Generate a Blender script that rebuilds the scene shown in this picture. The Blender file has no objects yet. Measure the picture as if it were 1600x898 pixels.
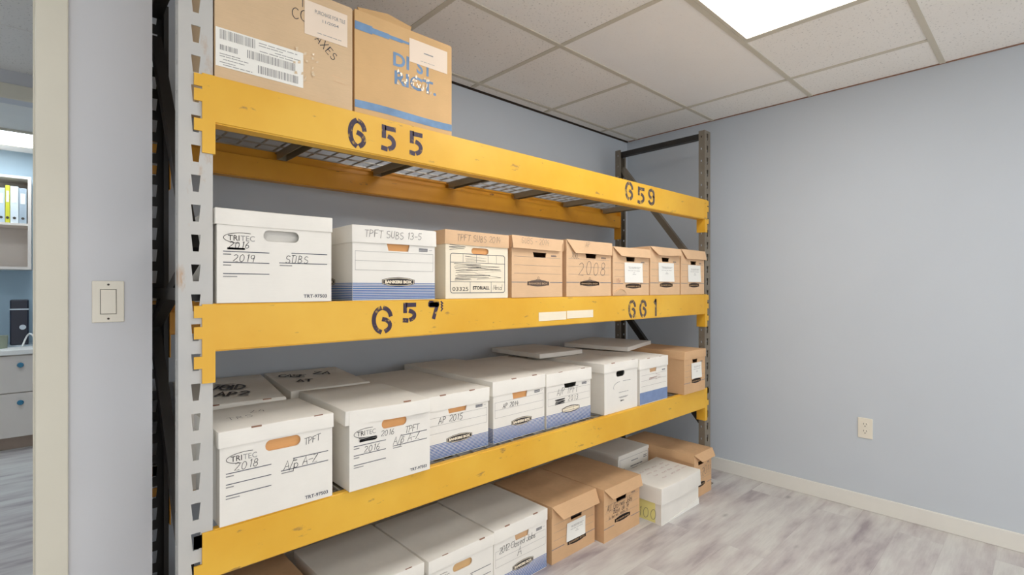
import bpy, bmesh, math, random
from mathutils import Vector, Matrix
R = math.radians
PI = math.pi
S = bpy.context.scene
COL = S.collection
rnd = random.Random(7)

# ---------------------------------------------------------------- materials
def srgb(r, g, b):
    def f(c):
        c /= 255.0
        return c / 12.92 if c <= 0.04045 else ((c + 0.055) / 1.055) ** 2.4
    return (f(r), f(g), f(b), 1.0)

class NT:
    def __init__(s, name):
        s.m = bpy.data.materials.new(name); s.m.use_nodes = True
        s.n = s.m.node_tree.nodes; s.l = s.m.node_tree.links
        s.b = s.n['Principled BSDF']
    def node(s, t, **kw):
        x = s.n.new(t)
        for k, v in kw.items():
            if k in x.inputs: x.inputs[k].default_value = v
            else: setattr(x, k, v)
        return x
    def link(s, a, ao, b, bi): s.l.new(a.outputs[ao], b.inputs[bi])
    def coords(s, scale=(1, 1, 1), rot=(0, 0, 0)):
        tc = s.node('ShaderNodeTexCoord'); mp = s.node('ShaderNodeMapping')
        mp.inputs['Scale'].default_value = scale; mp.inputs['Rotation'].default_value = rot
        s.link(tc, 'Object', mp, 'Vector'); return mp
    def noise(s, mp, scale, detail=4, rough=.55):
        x = s.node('ShaderNodeTexNoise'); x.inputs['Scale'].default_value = scale
        x.inputs['Detail'].default_value = detail; x.inputs['Roughness'].default_value = rough
        s.link(mp, 'Vector', x, 'Vector'); return x
    def ramp(s, src, out, stops):
        x = s.node('ShaderNodeValToRGB'); el = x.color_ramp.elements
        while len(el) < len(stops): el.new(.5)
        for e, (p, c) in zip(el, stops): e.position = p; e.color = c
        s.link(src, out, x, 'Fac'); return x
    def mix(s, fac, fo, a, ao, b, bo):
        x = s.node('ShaderNodeMix', data_type='RGBA')
        if fac is None: x.inputs[0].default_value = fo
        else: s.link(fac, fo, x, 0)
        for src, o, i in ((a, ao, 6), (b, bo, 7)):
            if src is None: x.inputs[i].default_value = o
            else: s.link(src, o, x, i)
        return x
    def bump(s, src, out, strength, dist=.002):
        x = s.node('ShaderNodeBump'); x.inputs['Strength'].default_value = strength
        x.inputs['Distance'].default_value = dist
        s.link(src, out, x, 'Height'); s.link(x, 'Normal', s.b, 'Normal')

def W(v): return (v, v, v, 1)

def plain(name, rgb, rough=.6, metal=0.0, vary=.06, scale=12, bump=0.0):
    t = NT(name); c = srgb(*rgb); mp = t.coords()
    n = t.noise(mp, scale)
    lo = tuple(max(0, x * (1 - vary)) for x in c[:3]) + (1,); hi = tuple(min(1, x * (1 + vary)) for x in c[:3]) + (1,)
    r = t.ramp(n, 'Fac', [(.3, lo), (.7, hi)])
    t.link(r, 'Color', t.b, 'Base Color')
    t.b.inputs['Roughness'].default_value = rough; t.b.inputs['Metallic'].default_value = metal
    if bump: t.bump(n, 'Fac', bump)
    return t.m

def board(name, rgb, vary=.05, fibre=.04, rough=.75, spec=.25):
    """paperboard: large soft mottling, fine fibre streaks"""
    t = NT(name); c = srgb(*rgb); mp = t.coords(); n = t.noise(mp, 7, 3)
    mp2 = t.coords((4, 4, 90)); f = t.noise(mp2, 10, 3)
    mk = lambda k: tuple(min(1, x * k) for x in c[:3]) + (1,)
    r = t.ramp(n, 'Fac', [(.3, mk(1 - vary)), (.7, mk(1 + vary))])
    r2 = t.ramp(f, 'Fac', [(.3, W(1 - fibre * 2)), (.7, W(1))])
    x = t.node('ShaderNodeMix', data_type='RGBA', blend_type='MULTIPLY'); x.inputs[0].default_value = 1
    t.link(r, 'Color', x, 6); t.link(r2, 'Color', x, 7); t.link(x, 2, t.b, 'Base Color')
    t.b.inputs['Roughness'].default_value = rough; t.b.inputs['Specular IOR Level'].default_value = spec
    t.bump(n, 'Fac', .25, .003)
    return t.m

def worn(name, rgb, rgb2, chip, amount=.62, scale=26, rough=.45, streak=(1, 1, 1), soft=.05):
    """painted steel with chips and faded patches"""
    t = NT(name); mp = t.coords(); n1 = t.noise(mp, 3.2, 4); mp2 = t.coords(streak); n2 = t.noise(mp2, scale, 6, .65)
    r1 = t.ramp(n1, 'Fac', [(.35, srgb(*rgb)), (.68, srgb(*rgb2))])
    r2 = t.ramp(n2, 'Fac', [(amount, W(0)), (min(.99, amount + soft), W(1))])
    m = t.mix(r2, 'Color', r1, 'Color', None, srgb(*chip))
    t.link(m, 2, t.b, 'Base Color'); t.b.inputs['Roughness'].default_value = rough
    t.bump(n2, 'Fac', .12, .001)
    return t.m

def emitter(name, rgb, strength):
    t = NT(name); t.b.inputs['Base Color'].default_value = W(.9)
    t.b.inputs['Emission Color'].default_value = srgb(*rgb); t.b.inputs['Emission Strength'].default_value = strength
    return t.m

M = {}
M['wall'] = plain('wall_paint_grey_blue', (197, 204, 211), .75, vary=.012, scale=2.5, bump=.02)
M['wall_door'] = plain('wall_paint_grey', (212, 213, 216), .75, vary=.012, scale=2.5, bump=.02)
M['wall_office'] = plain('wall_paint_pale_blue', (172, 194, 208), .75, vary=.015, scale=2.5)
M['trim'] = plain('trim_paint_cream', (222, 217, 200), .5, vary=.02, scale=6)
M['base'] = plain('baseboard_paint_white', (228, 226, 218), .45, vary=.02, scale=6)
M['dark'] = plain('shadow_gap_brown', (52, 40, 30), .9, vary=.2)
M['tbar'] = plain('grid_paint', (206, 199, 182), .55, vary=.02)
M['plastic'] = plain('ivory_plastic', (232, 226, 210), .35, vary=.01)
M['slot'] = plain('socket_slot', (70, 64, 58), .7)
M['white'] = board('white_board', (235, 231, 222), .025, .012)
M['cream'] = board('cream_board', (236, 219, 190), .035, .02)
M['ivory'] = board('yellowed_white_board', (240, 228, 204), .03, .02)
M['kraft'] = board('kraft_board', (224, 187, 148), .05, .035)
M['kraft2'] = board('kraft_board_brown', (216, 176, 134), .05, .035)
M['kraft3'] = board('kraft_board_tan', (216, 187, 150), .05, .035)
M['kraft4'] = board('kraft_board_orange', (216, 177, 126), .05, .035)
M['inner'] = board('kraft_flap', (224, 166, 108), .06, .03)
M['paper'] = board('paper_sheet', (240, 238, 230), .015, .005)
M['paperpink'] = board('paper_sheet_warm', (238, 220, 200), .02, .006)
M['yellowpaper'] = board('paper_yellow', (238, 229, 150), .03, .01)
M['blue'] = plain('print_blue', (84, 116, 172), .7, vary=.08, scale=30)
M['bluepale'] = plain('print_blue_pale', (122, 142, 180), .7, vary=.08, scale=30)
M['blueink'] = plain('print_blue_carton', (110, 143, 178), .6, vary=.2, scale=18)
M['black'] = plain('print_black', (58, 52, 50), .7, vary=.15, scale=40)
M['brownprint'] = plain('print_brown', (108, 92, 82), .7, vary=.15, scale=40)
M['ink'] = plain('marker_ink', (62, 60, 64), .6, vary=.3, scale=60)
M['pen'] = plain('pen_ink', (108, 104, 104), .6, vary=.25, scale=60)
M['redpen'] = plain('red_pen', (170, 120, 112), .6, vary=.25, scale=60)
M['grey_print'] = plain('print_grey', (150, 148, 146), .7, vary=.1, scale=40)
M['line_print'] = plain('print_line', (128, 126, 130), .7, vary=.1, scale=40)
M['dkline'] = plain('print_line_dark', (82, 84, 96), .7, vary=.1, scale=40)
M['slit'] = plain('slit_brown', (150, 112, 92), .9, vary=.2)
M['tape'] = plain('clear_tape', (222, 200, 168), .12, vary=.05, scale=30, bump=.6)
M['yellow'] = worn('yellow_beam_paint', (231, 182, 60), (222, 166, 40), (172, 132, 62), .635, 22, .42, (.5, 1, 1.6))
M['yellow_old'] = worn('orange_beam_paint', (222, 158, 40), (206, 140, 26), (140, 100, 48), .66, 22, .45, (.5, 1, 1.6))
M['stencil'] = worn('stencil_paint', (50, 36, 58), (70, 58, 76), (196, 156, 60), .57, 45, .6, soft=.1)
M['stencil_light'] = worn('stencil_paint_worn', (74, 62, 66), (104, 92, 84), (206, 166, 72), .55, 50, .6, soft=.12)
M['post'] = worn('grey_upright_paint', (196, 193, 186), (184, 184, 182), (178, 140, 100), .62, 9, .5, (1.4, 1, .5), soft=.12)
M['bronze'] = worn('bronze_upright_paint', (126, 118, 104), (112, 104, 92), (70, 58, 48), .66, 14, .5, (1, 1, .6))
M['shade_steel'] = worn('shade_darkened_steel', (42, 39, 36), (32, 30, 29), (70, 58, 44), .68, 14, .55)  # near-black: deep shade of the left rear corner put into the steel colour
M['wire'] = plain('zinc_wire', (176, 174, 168), .4, .6)
M['channel'] = plain('deck_channel_steel', (150, 140, 118), .45, .35)
M['cab'] = plain('cabinet_laminate', (226, 216, 206), .45, vary=.01)
M['counter'] = plain('counter_white', (240, 238, 232), .35, vary=.01)
M['kick'] = plain('toe_kick', (178, 158, 142), .6)
M['knob'] = plain('blue_knob', (36, 122, 158), .25, vary=.05)
M['blackplastic'] = plain('black_plastic', (22, 26, 44), .3)
M['silver'] = plain('silver_plastic', (186, 196, 204), .3, .4)
M['cord'] = plain('white_cord', (224, 224, 220), .5)
M['green'] = plain('green_grey_ceramic', (150, 156, 136), .4)
M['bw'] = plain('binder_white', (222, 230, 234), .5); M['bg'] = plain('binder_grey', (170, 184, 194), .5)
M['by'] = plain('binder_yellow', (214, 210, 60), .5); M['bb'] = plain('binder_pale_blue', (198, 214, 224), .5)
M['lamp'] = emitter('lamp_diffuser', (255, 252, 249), 11.5)
M['lamp2'] = emitter('lamp_diffuser_cool', (236, 245, 252), 9.0)

def ceiling_mat(name, fiss, rgb):
    t = NT(name); mp = t.coords((1, 1, 1)); v = t.node('ShaderNodeTexNoise'); v.inputs['Scale'].default_value = 95
    v.inputs['Detail'].default_value = 2; v.inputs['Roughness'].default_value = .5
    t.link(mp, 'Vector', v, 'Vector')
    r = t.ramp(v, 'Fac', [(.30, W(1 - fiss)), (.38, W(1))])
    c = srgb(*rgb); n = t.noise(mp, 3)
    base = t.ramp(n, 'Fac', [(.3, tuple(x * .97 for x in c[:3]) + (1,)), (.7, c)])
    x = t.node('ShaderNodeMix', data_type='RGBA', blend_type='MULTIPLY'); x.inputs[0].default_value = 1
    t.link(base, 'Color', x, 6); t.link(r, 'Color', x, 7); t.link(x, 2, t.b, 'Base Color')
    t.b.inputs['Roughness'].default_value = .9; t.b.inputs['Specular IOR Level'].default_value = .1
    t.bump(v, 'Fac', .3, .002)
    return t.m
M['tile'] = ceiling_mat('fissured_ceiling_tile', .30, (246, 243, 237))
M['tile_smooth'] = ceiling_mat('fine_ceiling_tile', .06, (247, 244, 239))

def floor_mat():
    t = NT('grey_laminate_planks'); mp = t.coords()
    br = t.node('ShaderNodeTexBrick'); br.offset = .37; br.offset_frequency = 2
    br.inputs['Scale'].default_value = 1.0; br.inputs['Mortar Size'].default_value = .0012
    br.inputs['Brick Width'].default_value = 1.22; br.inputs['Row Height'].default_value = .182
    br.inputs['Color1'].default_value = W(.35); br.inputs['Color2'].default_value = W(.65); br.inputs['Mortar'].default_value = W(.5)
    t.link(mp, 'Vector', br, 'Vector')
    # every plank gets its own slice of the grain
    sep = t.node('ShaderNodeSeparateXYZ'); t.link(mp, 'Vector', sep, 'Vector')
    off = t.node('ShaderNodeMath', operation='MULTIPLY'); off.inputs[1].default_value = 37.0
    t.link(br, 'Color', off, 0)
    cmb = t.node('ShaderNodeCombineXYZ'); t.link(sep, 'X', cmb, 'X'); t.link(sep, 'Y', cmb, 'Y'); t.link(off, 0, cmb, 'Z')
    m1 = t.node('ShaderNodeMapping'); m1.inputs['Scale'].default_value = (1.5, 6.5, 1); t.link(cmb, 0, m1, 'Vector')
    g = t.noise(m1, 1.5, 5, .55)
    m2 = t.node('ShaderNodeMapping'); m2.inputs['Scale'].default_value = (4, 60, 1); t.link(cmb, 0, m2, 'Vector')
    fine = t.noise(m2, 2.0, 4, .6)
    m3 = t.node('ShaderNodeMapping'); m3.inputs['Scale'].default_value = (3.0, 7.0, 1); t.link(cmb, 0, m3, 'Vector')
    k = t.node('ShaderNodeTexVoronoi'); k.inputs['Scale'].default_value = 1.0; t.link(m3, 'Vector', k, 'Vector')
    base = t.ramp(g, 'Fac', [(.30, srgb(160, 150, 153)), (.45, srgb(195, 189, 187)), (.62, srgb(213, 211, 206))])
    fr = t.ramp(fine, 'Fac', [(.3, W(.90)), (.7, W(1.0))])
    x = t.node('ShaderNodeMix', data_type='RGBA', blend_type='MULTIPLY'); x.inputs[0].default_value = 1
    t.link(base, 'Color', x, 6); t.link(fr, 'Color', x, 7)
    kr = t.ramp(k, 'Distance', [(.02, W(.62)), (.11, W(1))])
    y = t.node('ShaderNodeMix', data_type='RGBA', blend_type='MULTIPLY'); y.inputs[0].default_value = 1
    t.link(x, 2, y, 6); t.link(kr, 'Color', y, 7)
    seam = t.ramp(br, 'Fac', [(0, W(1)), (1, W(.93))])
    z = t.node('ShaderNodeMix', data_type='RGBA', blend_type='MULTIPLY'); z.inputs[0].default_value = 1
    t.link(y, 2, z, 6); t.link(seam, 'Color', z, 7)
    t.link(z, 2, t.b, 'Base Color'); t.b.inputs['Roughness'].default_value = .42
    t.b.inputs['Specular IOR Level'].default_value = .35
    t.bump(fine, 'Fac', .06, .001)
    return t.m
M['floor'] = floor_mat()

# ---------------------------------------------------------------- objects
def obj(name, bm, mat, parent=None, smooth=None, mats=None):
    me = bpy.data.meshes.new(name); bm.normal_update(); bm.to_mesh(me); bm.free()
    o = bpy.data.objects.new(name, me); COL.objects.link(o)
    for m in (mats or [mat]): me.materials.append(m)
    if smooth:
        for p in me.polygons: p.use_smooth = True
        me.set_sharp_from_angle(angle=R(smooth))
    if parent: o.parent = parent
    return o
def tag(o, label=None, cat=None, group=None, kind=None):
    for k, v in (('label', label), ('category', cat), ('group', group), ('kind', kind)):
        if v: o[k] = v
    return o
def thing(name, label, cat, loc=(0, 0, 0), rz=0, group=None):
    o = bpy.data.objects.new(name, None); COL.objects.link(o); o.empty_display_size = .05
    o.location = loc; o.rotation_euler = (0, 0, rz); return tag(o, label, cat, group)
def struct(name, bm, mat, parent=None, mats=None):
    o = obj(name, bm, mat, parent, mats=mats)
    if not parent: o['kind'] = 'structure'
    return o

def bx(bm, x0, x1, y0, y1, z0, z1, bev=0, mi=0):
    r = bmesh.ops.create_cube(bm, size=1)
    vs = r['verts']
    for v in vs:
        v.co = Vector(((x0 + x1) / 2 + v.co.x * (x1 - x0), (y0 + y1) / 2 + v.co.y * (y1 - y0), (z0 + z1) / 2 + v.co.z * (z1 - z0)))
    fs = {f for v in vs for f in v.link_faces}
    for f in fs: f.material_index = mi
    if bev:
        es = list({e for v in vs for e in v.link_edges})
        bmesh.ops.bevel(bm, geom=es, offset=bev, segments=2, affect='EDGES', profile=.5)
    return bm
def box(*a, **k): return bx(bmesh.new(), *a, **k)

def bar(bm, p, q, w, h, up=(0, 0, 1)):
    p, q = Vector(p), Vector(q); d = (q - p).normalized(); u = Vector(up)
    s = d.cross(u); s = s.normalized() if s.length > 1e-4 else Vector((1, 0, 0)); u = s.cross(d)
    vs = [bm.verts.new(c + s * (i * w / 2) + u * (j * h / 2)) for c in (p, q) for i, j in ((-1, -1), (1, -1), (1, 1), (-1, 1))]
    for f in ((3, 2, 1, 0), (4, 5, 6, 7), (0, 1, 5, 4), (1, 2, 6, 5), (2, 3, 7, 6), (3, 0, 4, 7)): bm.faces.new([vs[i] for i in f])

def cyl(bm, c, r, depth, axis='Z', seg=20, r2=None):
    m = {'Z': Matrix(), 'Y': Matrix.Rotation(R(90), 4, 'X'), 'X': Matrix.Rotation(R(90), 4, 'Y')}[axis]
    bmesh.ops.create_cone(bm, cap_ends=True, segments=seg, radius1=r, radius2=r if r2 is None else r2, depth=depth, matrix=Matrix.Translation(c) @ m)

def tube(bm, pts, r, seg=8):
    pts = [Vector(p) for p in pts]; rings = []
    for i, p in enumerate(pts):
        d = (pts[min(i + 1, len(pts) - 1)] - pts[max(i - 1, 0)]).normalized()
        a = d.cross(Vector((0, 0, 1))); a = a.normalized() if a.length > 1e-3 else Vector((1, 0, 0)); b = d.cross(a)
        rings.append([bm.verts.new(p + a * r * math.cos(2 * PI * k / seg) + b * r * math.sin(2 * PI * k / seg)) for k in range(seg)])
    for A, B in zip(rings, rings[1:]):
        for k in range(seg): bm.faces.new((A[k], A[(k + 1) % seg], B[(k + 1) % seg], B[k]))
    bm.faces.new(rings[0][::-1]); bm.faces.new(rings[-1])

def poly_prism(bm, pts, t, place, hole=None):
    """outline pts (u,v), optional hole, thickness t behind the face; place(u,v,n)->Vector"""
    loops = []
    for loop in ([pts] + ([hole] if hole else [])):
        vs = [bm.verts.new(place(u, v, 0)) for u, v in loop]
        loops.append([bm.edges.new((vs[i], vs[(i + 1) % len(vs)])) for i in range(len(vs))])
    r = bmesh.ops.triangle_fill(bm, edges=[e for l in loops for e in l], use_beauty=True)
    fs = [g for g in r['geom'] if isinstance(g, bmesh.types.BMFace)]
    nrm = (place(0, 0, 1) - place(0, 0, 0)).normalized()
    for f in fs:
        f.normal_update()
        if f.normal.dot(nrm) < 0: f.normal_flip()
    if t:
        e = bmesh.ops.extrude_face_region(bm, geom=fs)
        nv = [g for g in e['geom'] if isinstance(g, bmesh.types.BMVert)]
        bmesh.ops.translate(bm, verts=nv, vec=-nrm * t)
        for f in [g for g in e['geom'] if isinstance(g, bmesh.types.BMFace)]: f.normal_flip()
        # recalc all shells together
        bmesh.ops.recalc_face_normals(bm, faces=bm.faces[:])
    return bm

def rrect(u0, u1, v0, v1, r, n=5):
    p = []
    for cx, cy, a in ((u1 - r, v1 - r, 0), (u0 + r, v1 - r, 90), (u0 + r, v0 + r, 180), (u1 - r, v0 + r, 270)):
        for k in range(n + 1):
            t = R(a + 90 * k / n); p.append((cx + r * math.cos(t), cy + r * math.sin(t)))
    return p

def ribbon(bm, pts, w, place, closed=False, n=0.0):
    """a painted stroke of width w along the polyline"""
    P = [Vector(p) for p in pts]
    if closed: P = P + [P[0], P[1]]
    Q = [P[0]]
    for p in P[1:]:
        if (p - Q[-1]).length > 1e-6: Q.append(p)
    P = Q
    if len(P) < 2: return
    L, Rr = [], []
    for i, p in enumerate(P):
        a = P[max(i - 1, 0)]; b = P[min(i + 1, len(P) - 1)]
        d = (b - a)
        if d.length < 1e-7: d = P[min(i + 1, len(P) - 1)] - p
        if d.length < 1e-7: d = Vector((1, 0))
        d.normalize(); nn = Vector((-d.y, d.x))
        k = 1.0
        if 0 < i < len(P) - 1:
            d1 = (p - a).normalized(); k = 1 / max(.55, abs(d1.dot(d)))
        e = Vector((0, 0))
        if i == 0: e = -d * w * .35
        if i == len(P) - 1: e = d * w * .35
        L.append(bm.verts.new(place(*(p + nn * w / 2 * k + e), n))); Rr.append(bm.verts.new(place(*(p - nn * w / 2 * k + e), n)))
    for i in range(len(P) - 1):
        bm.faces.new((Rr[i], Rr[i + 1], L[i + 1], L[i]))

def arc(cx, cy, rx, ry, a0, a1, n=12):
    return [(cx + rx * math.cos(R(a0 + (a1 - a0) * k / n)), cy + ry * math.sin(R(a0 + (a1 - a0) * k / n))) for k in range(n + 1)]

# single stroke pen letters
G = {
 '0': [arc(.3, .5, .27, .48, 90, 450, 16)], '1': [[(.2, .8), (.32, .98), (.3, .02)]],
 '2': [arc(.3, .72, .25, .25, 160, -30, 9) + [(.05, .05), (.6, .03)]],
 '3': [arc(.28, .74, .24, .24, 150, -80, 9) + arc(.28, .26, .28, .25, 85, -150, 10)],
 '4': [[(.35, .98), (.05, .4), (.6, .42)], [(.45, .7), (.42, 0)]],
 '5': [[(.55, .96), (.15, .95), (.1, .55)] + arc(.28, .3, .26, .28, 110, -140, 10)],
 '6': [[(.42, .98), (.15, .6)] + arc(.3, .26, .24, .25, 160, 510, 14)],
 '7': [[(.05, .95), (.55, .95), (.22, .02)]],
 '8': [arc(.3, .74, .2, .23, 270, -90, 14), arc(.3, .26, .26, .25, 90, 450, 14)],
 '9': [arc(.3, .7, .22, .25, 0, 360, 14) + [(.52, .6), (.45, .02)]],
 'A': [[(.02, .02), (.32, .98), (.6, .02)], [(.12, .36), (.52, .36)]],
 'B': [[(.08, 0), (.08, .98)] + arc(.12, .75, .36, .23, 90, -90, 8) + arc(.12, .26, .42, .26, 90, -90, 8)],
 'C': [arc(.36, .5, .32, .48, 50, 310, 14)], 'D': [[(.08, 0), (.08, .98)] + arc(.1, .5, .48, .48, 90, -90, 12)],
 'E': [[(.55, .96), (.08, .96), (.08, .03), (.55, .03)], [(.08, .52), (.45, .52)]],
 'F': [[(.58, .96), (.08, .94), (.1, 0)], [(.08, .52), (.45, .52)]],
 'G': [arc(.34, .5, .3, .48, 50, 330, 14) + [(.6, .46), (.36, .46)]],
 'H': [[(.08, 0), (.08, .98)], [(.55, 0), (.55, .98)], [(.08, .5), (.55, .5)]],
 'I': [[(.15, 0), (.15, .98)]], 'J': [[(.5, .98), (.5, .25)] + arc(.28, .25, .22, .24, 0, -170, 8)],
 'L': [[(.08, .98), (.08, .03), (.55, .03)]], 'N': [[(.06, 0), (.08, .98), (.52, .03), (.54, .98)]],
 'O': [arc(.34, .5, .3, .48, 90, 450, 16)], 'P': [[(.08, 0), (.08, .98)] + arc(.12, .72, .4, .25, 90, -90, 9)],
 'R': [[(.08, 0), (.08, .98)] + arc(.12, .74, .38, .23, 90, -90, 9) + [(.55, 0)]],
 'S': [arc(.3, .74, .24, .23, 40, 260, 9) + arc(.3, .27, .26, .25, 80, -150, 10)],
 'T': [[(.02, .96), (.62, .96)], [(.32, .96), (.32, 0)]], 'U': [[(.08, .98), (.08, .3)] + arc(.3, .28, .22, .26, 180, 360, 8) + [(.52, .98)]],
 'V': [[(.04, .98), (.3, .02), (.56, .98)]], 'X': [[(.04, .98), (.56, .02)], [(.56, .98), (.04, .02)]],
 'Z': [[(.05, .95), (.56, .95), (.06, .04), (.6, .04)]],
 'M': [[(.04, 0), (.1, .98), (.34, .3), (.58, .98), (.64, 0)]],
 'W': [[(.04, .98), (.18, .02), (.34, .7), (.5, .02), (.64, .98)]],
 'a': [arc(.26, .26, .22, .25, 30, 390, 12) + [(.5, .02)]], 'b': [[(.08, .98), (.08, .05)] + arc(.28, .26, .2, .24, 180, -150, 12)],
 'd': [arc(.26, .26, .22, .25, 30, 390, 12), [(.5, .98), (.5, .02)]], 'e': [[(.08, .28), (.46, .3)] + arc(.28, .27, .2, .25, 20, 310, 10)],
 'l': [[(.12, .98), (.14, .02)]], 'o': [arc(.27, .26, .22, .25, 90, 450, 12)], 's': [arc(.24, .38, .17, .12, 40, 250, 7) + arc(.24, .13, .18, .13, 80, -150, 8)],
 'u': [[(.06, .5), (.06, .2)] + arc(.26, .2, .2, .18, 180, 360, 7) + [(.46, .5), (.48, .02)]], 'p': [[(.08, .5), (.06, -.35)] + arc(.28, .26, .2, .24, 150, -150, 12)],
 'n': [[(.06, .5), (.06, .02)], arc(.26, .28, .2, .22, 160, 0, 7) + [(.46, .02)]], 'r': [[(.06, .5), (.08, .02)], arc(.26, .28, .2, .2, 160, 50, 5)],
 't': [[(.2, .85), (.2, .04), (.36, .06)], [(.02, .56), (.4, .56)]], 'k': [[(.06, .98), (.06, 0)], [(.42, .5), (.08, .24), (.46, 0)]],
 '/': [[(.02, -.15), (.42, 1.1)]], '-': [[(.08, .45), (.5, .47)]], '.': [[(.1, .02), (.14, .03)]], ',': [[(.12, .05), (.06, -.15)]],
}
WIDE = {'I': .36, '1': .52, 'l': .34, '/': .5, '-': .62, '.': .3, ',': .3, 't': .5, ' ': .5, 'M': .82, 'W': .82, 'r': .5}

def pen(bm, text, u, v, size, place, w=.0022, slant=.12, rise=0.0, jit=.05, space=1.0, seed=1, n=0.0):
    g = random.Random(seed); x = 0.0
    c, s = math.cos(rise), math.sin(rise)
    for ch in text:
        wd = WIDE.get(ch, .74)
        if ch in G:
            dy = g.uniform(-jit, jit); sc = 1 + g.uniform(-jit, jit)
            for st in G[ch]:
                pts = []
                for (a, b) in st:
                    a2 = (a + b * slant) * sc + g.uniform(-jit, jit) * .25; b2 = b * sc + dy + g.uniform(-jit, jit) * .25
                    X = (x + a2) * size; Y = b2 * size
                    pts.append((u + X * c - Y * s, v + X * s + Y * c))
                ribbon(bm, pts, w, place, n=n)
        x += wd * space
def scribble(bm, u0, u1, v0, v1, place, w=.002, turns=6, seed=1, n=0.0):
    g = random.Random(seed); pts = []
    for k in range(turns * 2 + 1):
        pts.append((u0 + (u1 - u0) * ((k % 2) * .92 + g.uniform(0, .08)), v0 + (v1 - v0) * (k / (turns * 2)) + g.uniform(-.1, .1) * (v1 - v0)))
    ribbon(bm, pts, w, place, n=n)

def text_mesh(text, size, bold=0.0, sx=1.0):
    cu = bpy.data.curves.new('txt', 'FONT'); cu.body = text; cu.size = size; cu.offset = bold; cu.resolution_u = 3
    o = bpy.data.objects.new('txt', cu); COL.objects.link(o)
    dg = bpy.context.evaluated_depsgraph_get(); dg.update()
    me = bpy.data.meshes.new_from_object(o.evaluated_get(dg))
    bpy.data.objects.remove(o); bpy.data.curves.remove(cu)
    vs = [(v.co.x * sx, v.co.y) for v in me.vertices]; fs = [tuple(p.vertices) for p in me.polygons]
    bpy.data.meshes.remove(me)
    return vs, fs
TXT = {}
def print_text(bm, text, u, v, size, place, bold=0.0, width=None, n=0.0, align='L'):
    key = (text, bold / size if size else 0)
    if key not in TXT: TXT[key] = text_mesh(text, 1.0, bold / size)
    vs, fs = TXT[key]
    x0 = min(a for a, b in vs); x1 = max(a for a, b in vs)
    sx = size if width is None else width / (x1 - x0)
    ox = u - x0 * sx if align == 'L' else u - (x0 + x1) / 2 * sx
    nv = [bm.verts.new(place(ox + a * sx, v + b * size, n)) for a, b in vs]
    for f in fs:
        try: bm.faces.new([nv[i] for i in f])
        except ValueError: pass
def quad(bm, u0, u1, v0, v1, place, n=0.0):
    vs = [bm.verts.new(place(u, v, n)) for u, v in ((u0, v0), (u1, v0), (u1, v1), (u0, v1))]; bm.faces.new(vs)
def slab(bm, u0, u1, v0, v1, place, n0, n1):
    vs = [bm.verts.new(place(u, v, n)) for n in (n0, n1) for u, v in ((u0, v0), (u1, v0), (u1, v1), (u0, v1))]
    for f in ((3, 2, 1, 0), (4, 5, 6, 7), (0, 1, 5, 4), (1, 2, 6, 5), (2, 3, 7, 6), (3, 0, 4, 7)): bm.faces.new([vs[i] for i in f])

# ---------------------------------------------------------------- the setting (metres, floor z = 0)
CEIL = 2.411; XW = 3.394; YB = 2.305; XC = .229; YD = 1.78
X0, Y0 = -1.7, -2.7                      # far ends of the storage room behind the viewer
struct('floor', box(X0 - .2, XW + .12, Y0 - .1, 6.5, -.08, 0), M['floor'])
struct('wall_right', box(XW, XW + .12, Y0, YB + .12, 0, CEIL + .1), M['wall'])
struct('wall_back', box(XC - .0, XW, YB, YB + .12, 0, CEIL + .1), M['wall'])
struct('wall_left', box(X0 - .1, X0, Y0 - .1, YD + .12, 0, CEIL + .1), M['wall'])
JL, JR, HEAD = -.885, -.022, 2.05        # door opening
bm = bmesh.new()
bx(bm, X0, JL - .02, YD, YD + .12, 0, CEIL + .1); bx(bm, JR + .02, XC, YD, YD + .12, 0, CEIL + .1)
bx(bm, JL - .02, JR + .02, YD, YD + .12, HEAD + .02, CEIL + .1)
bx(bm, XC - .11, XC, YD + .12, YB + .12, 0, CEIL + .1)
struct('wall_door', bm, M['wall_door'])
bm = bmesh.new()                          # jamb lining and casing of the doorway
bx(bm, JR, JR + .02, YD - .002, YD + .122, 0, HEAD); bx(bm, JL - .02, JL, YD - .002, YD + .122, 0, HEAD)
bx(bm, JL - .02, JR + .02, YD - .002, YD + .122, HEAD, HEAD + .02)
bx(bm, JR, JR + .012, YD + .045, YD + .075, 0, HEAD)
for y0, y1 in ((YD - .016, YD - .002), (YD + .122, YD + .136)):
    bx(bm, JR + .004, JR + .068, y0, y1, 0, HEAD + .07, .003); bx(bm, JL - .068, JL - .004, y0, y1, 0, HEAD + .07, .003)
    bx(bm, JL - .0045, JR + .0045, y0, y1, HEAD + .004, HEAD + .07, .003)
struct('door_1', bm, M['trim'])

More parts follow.
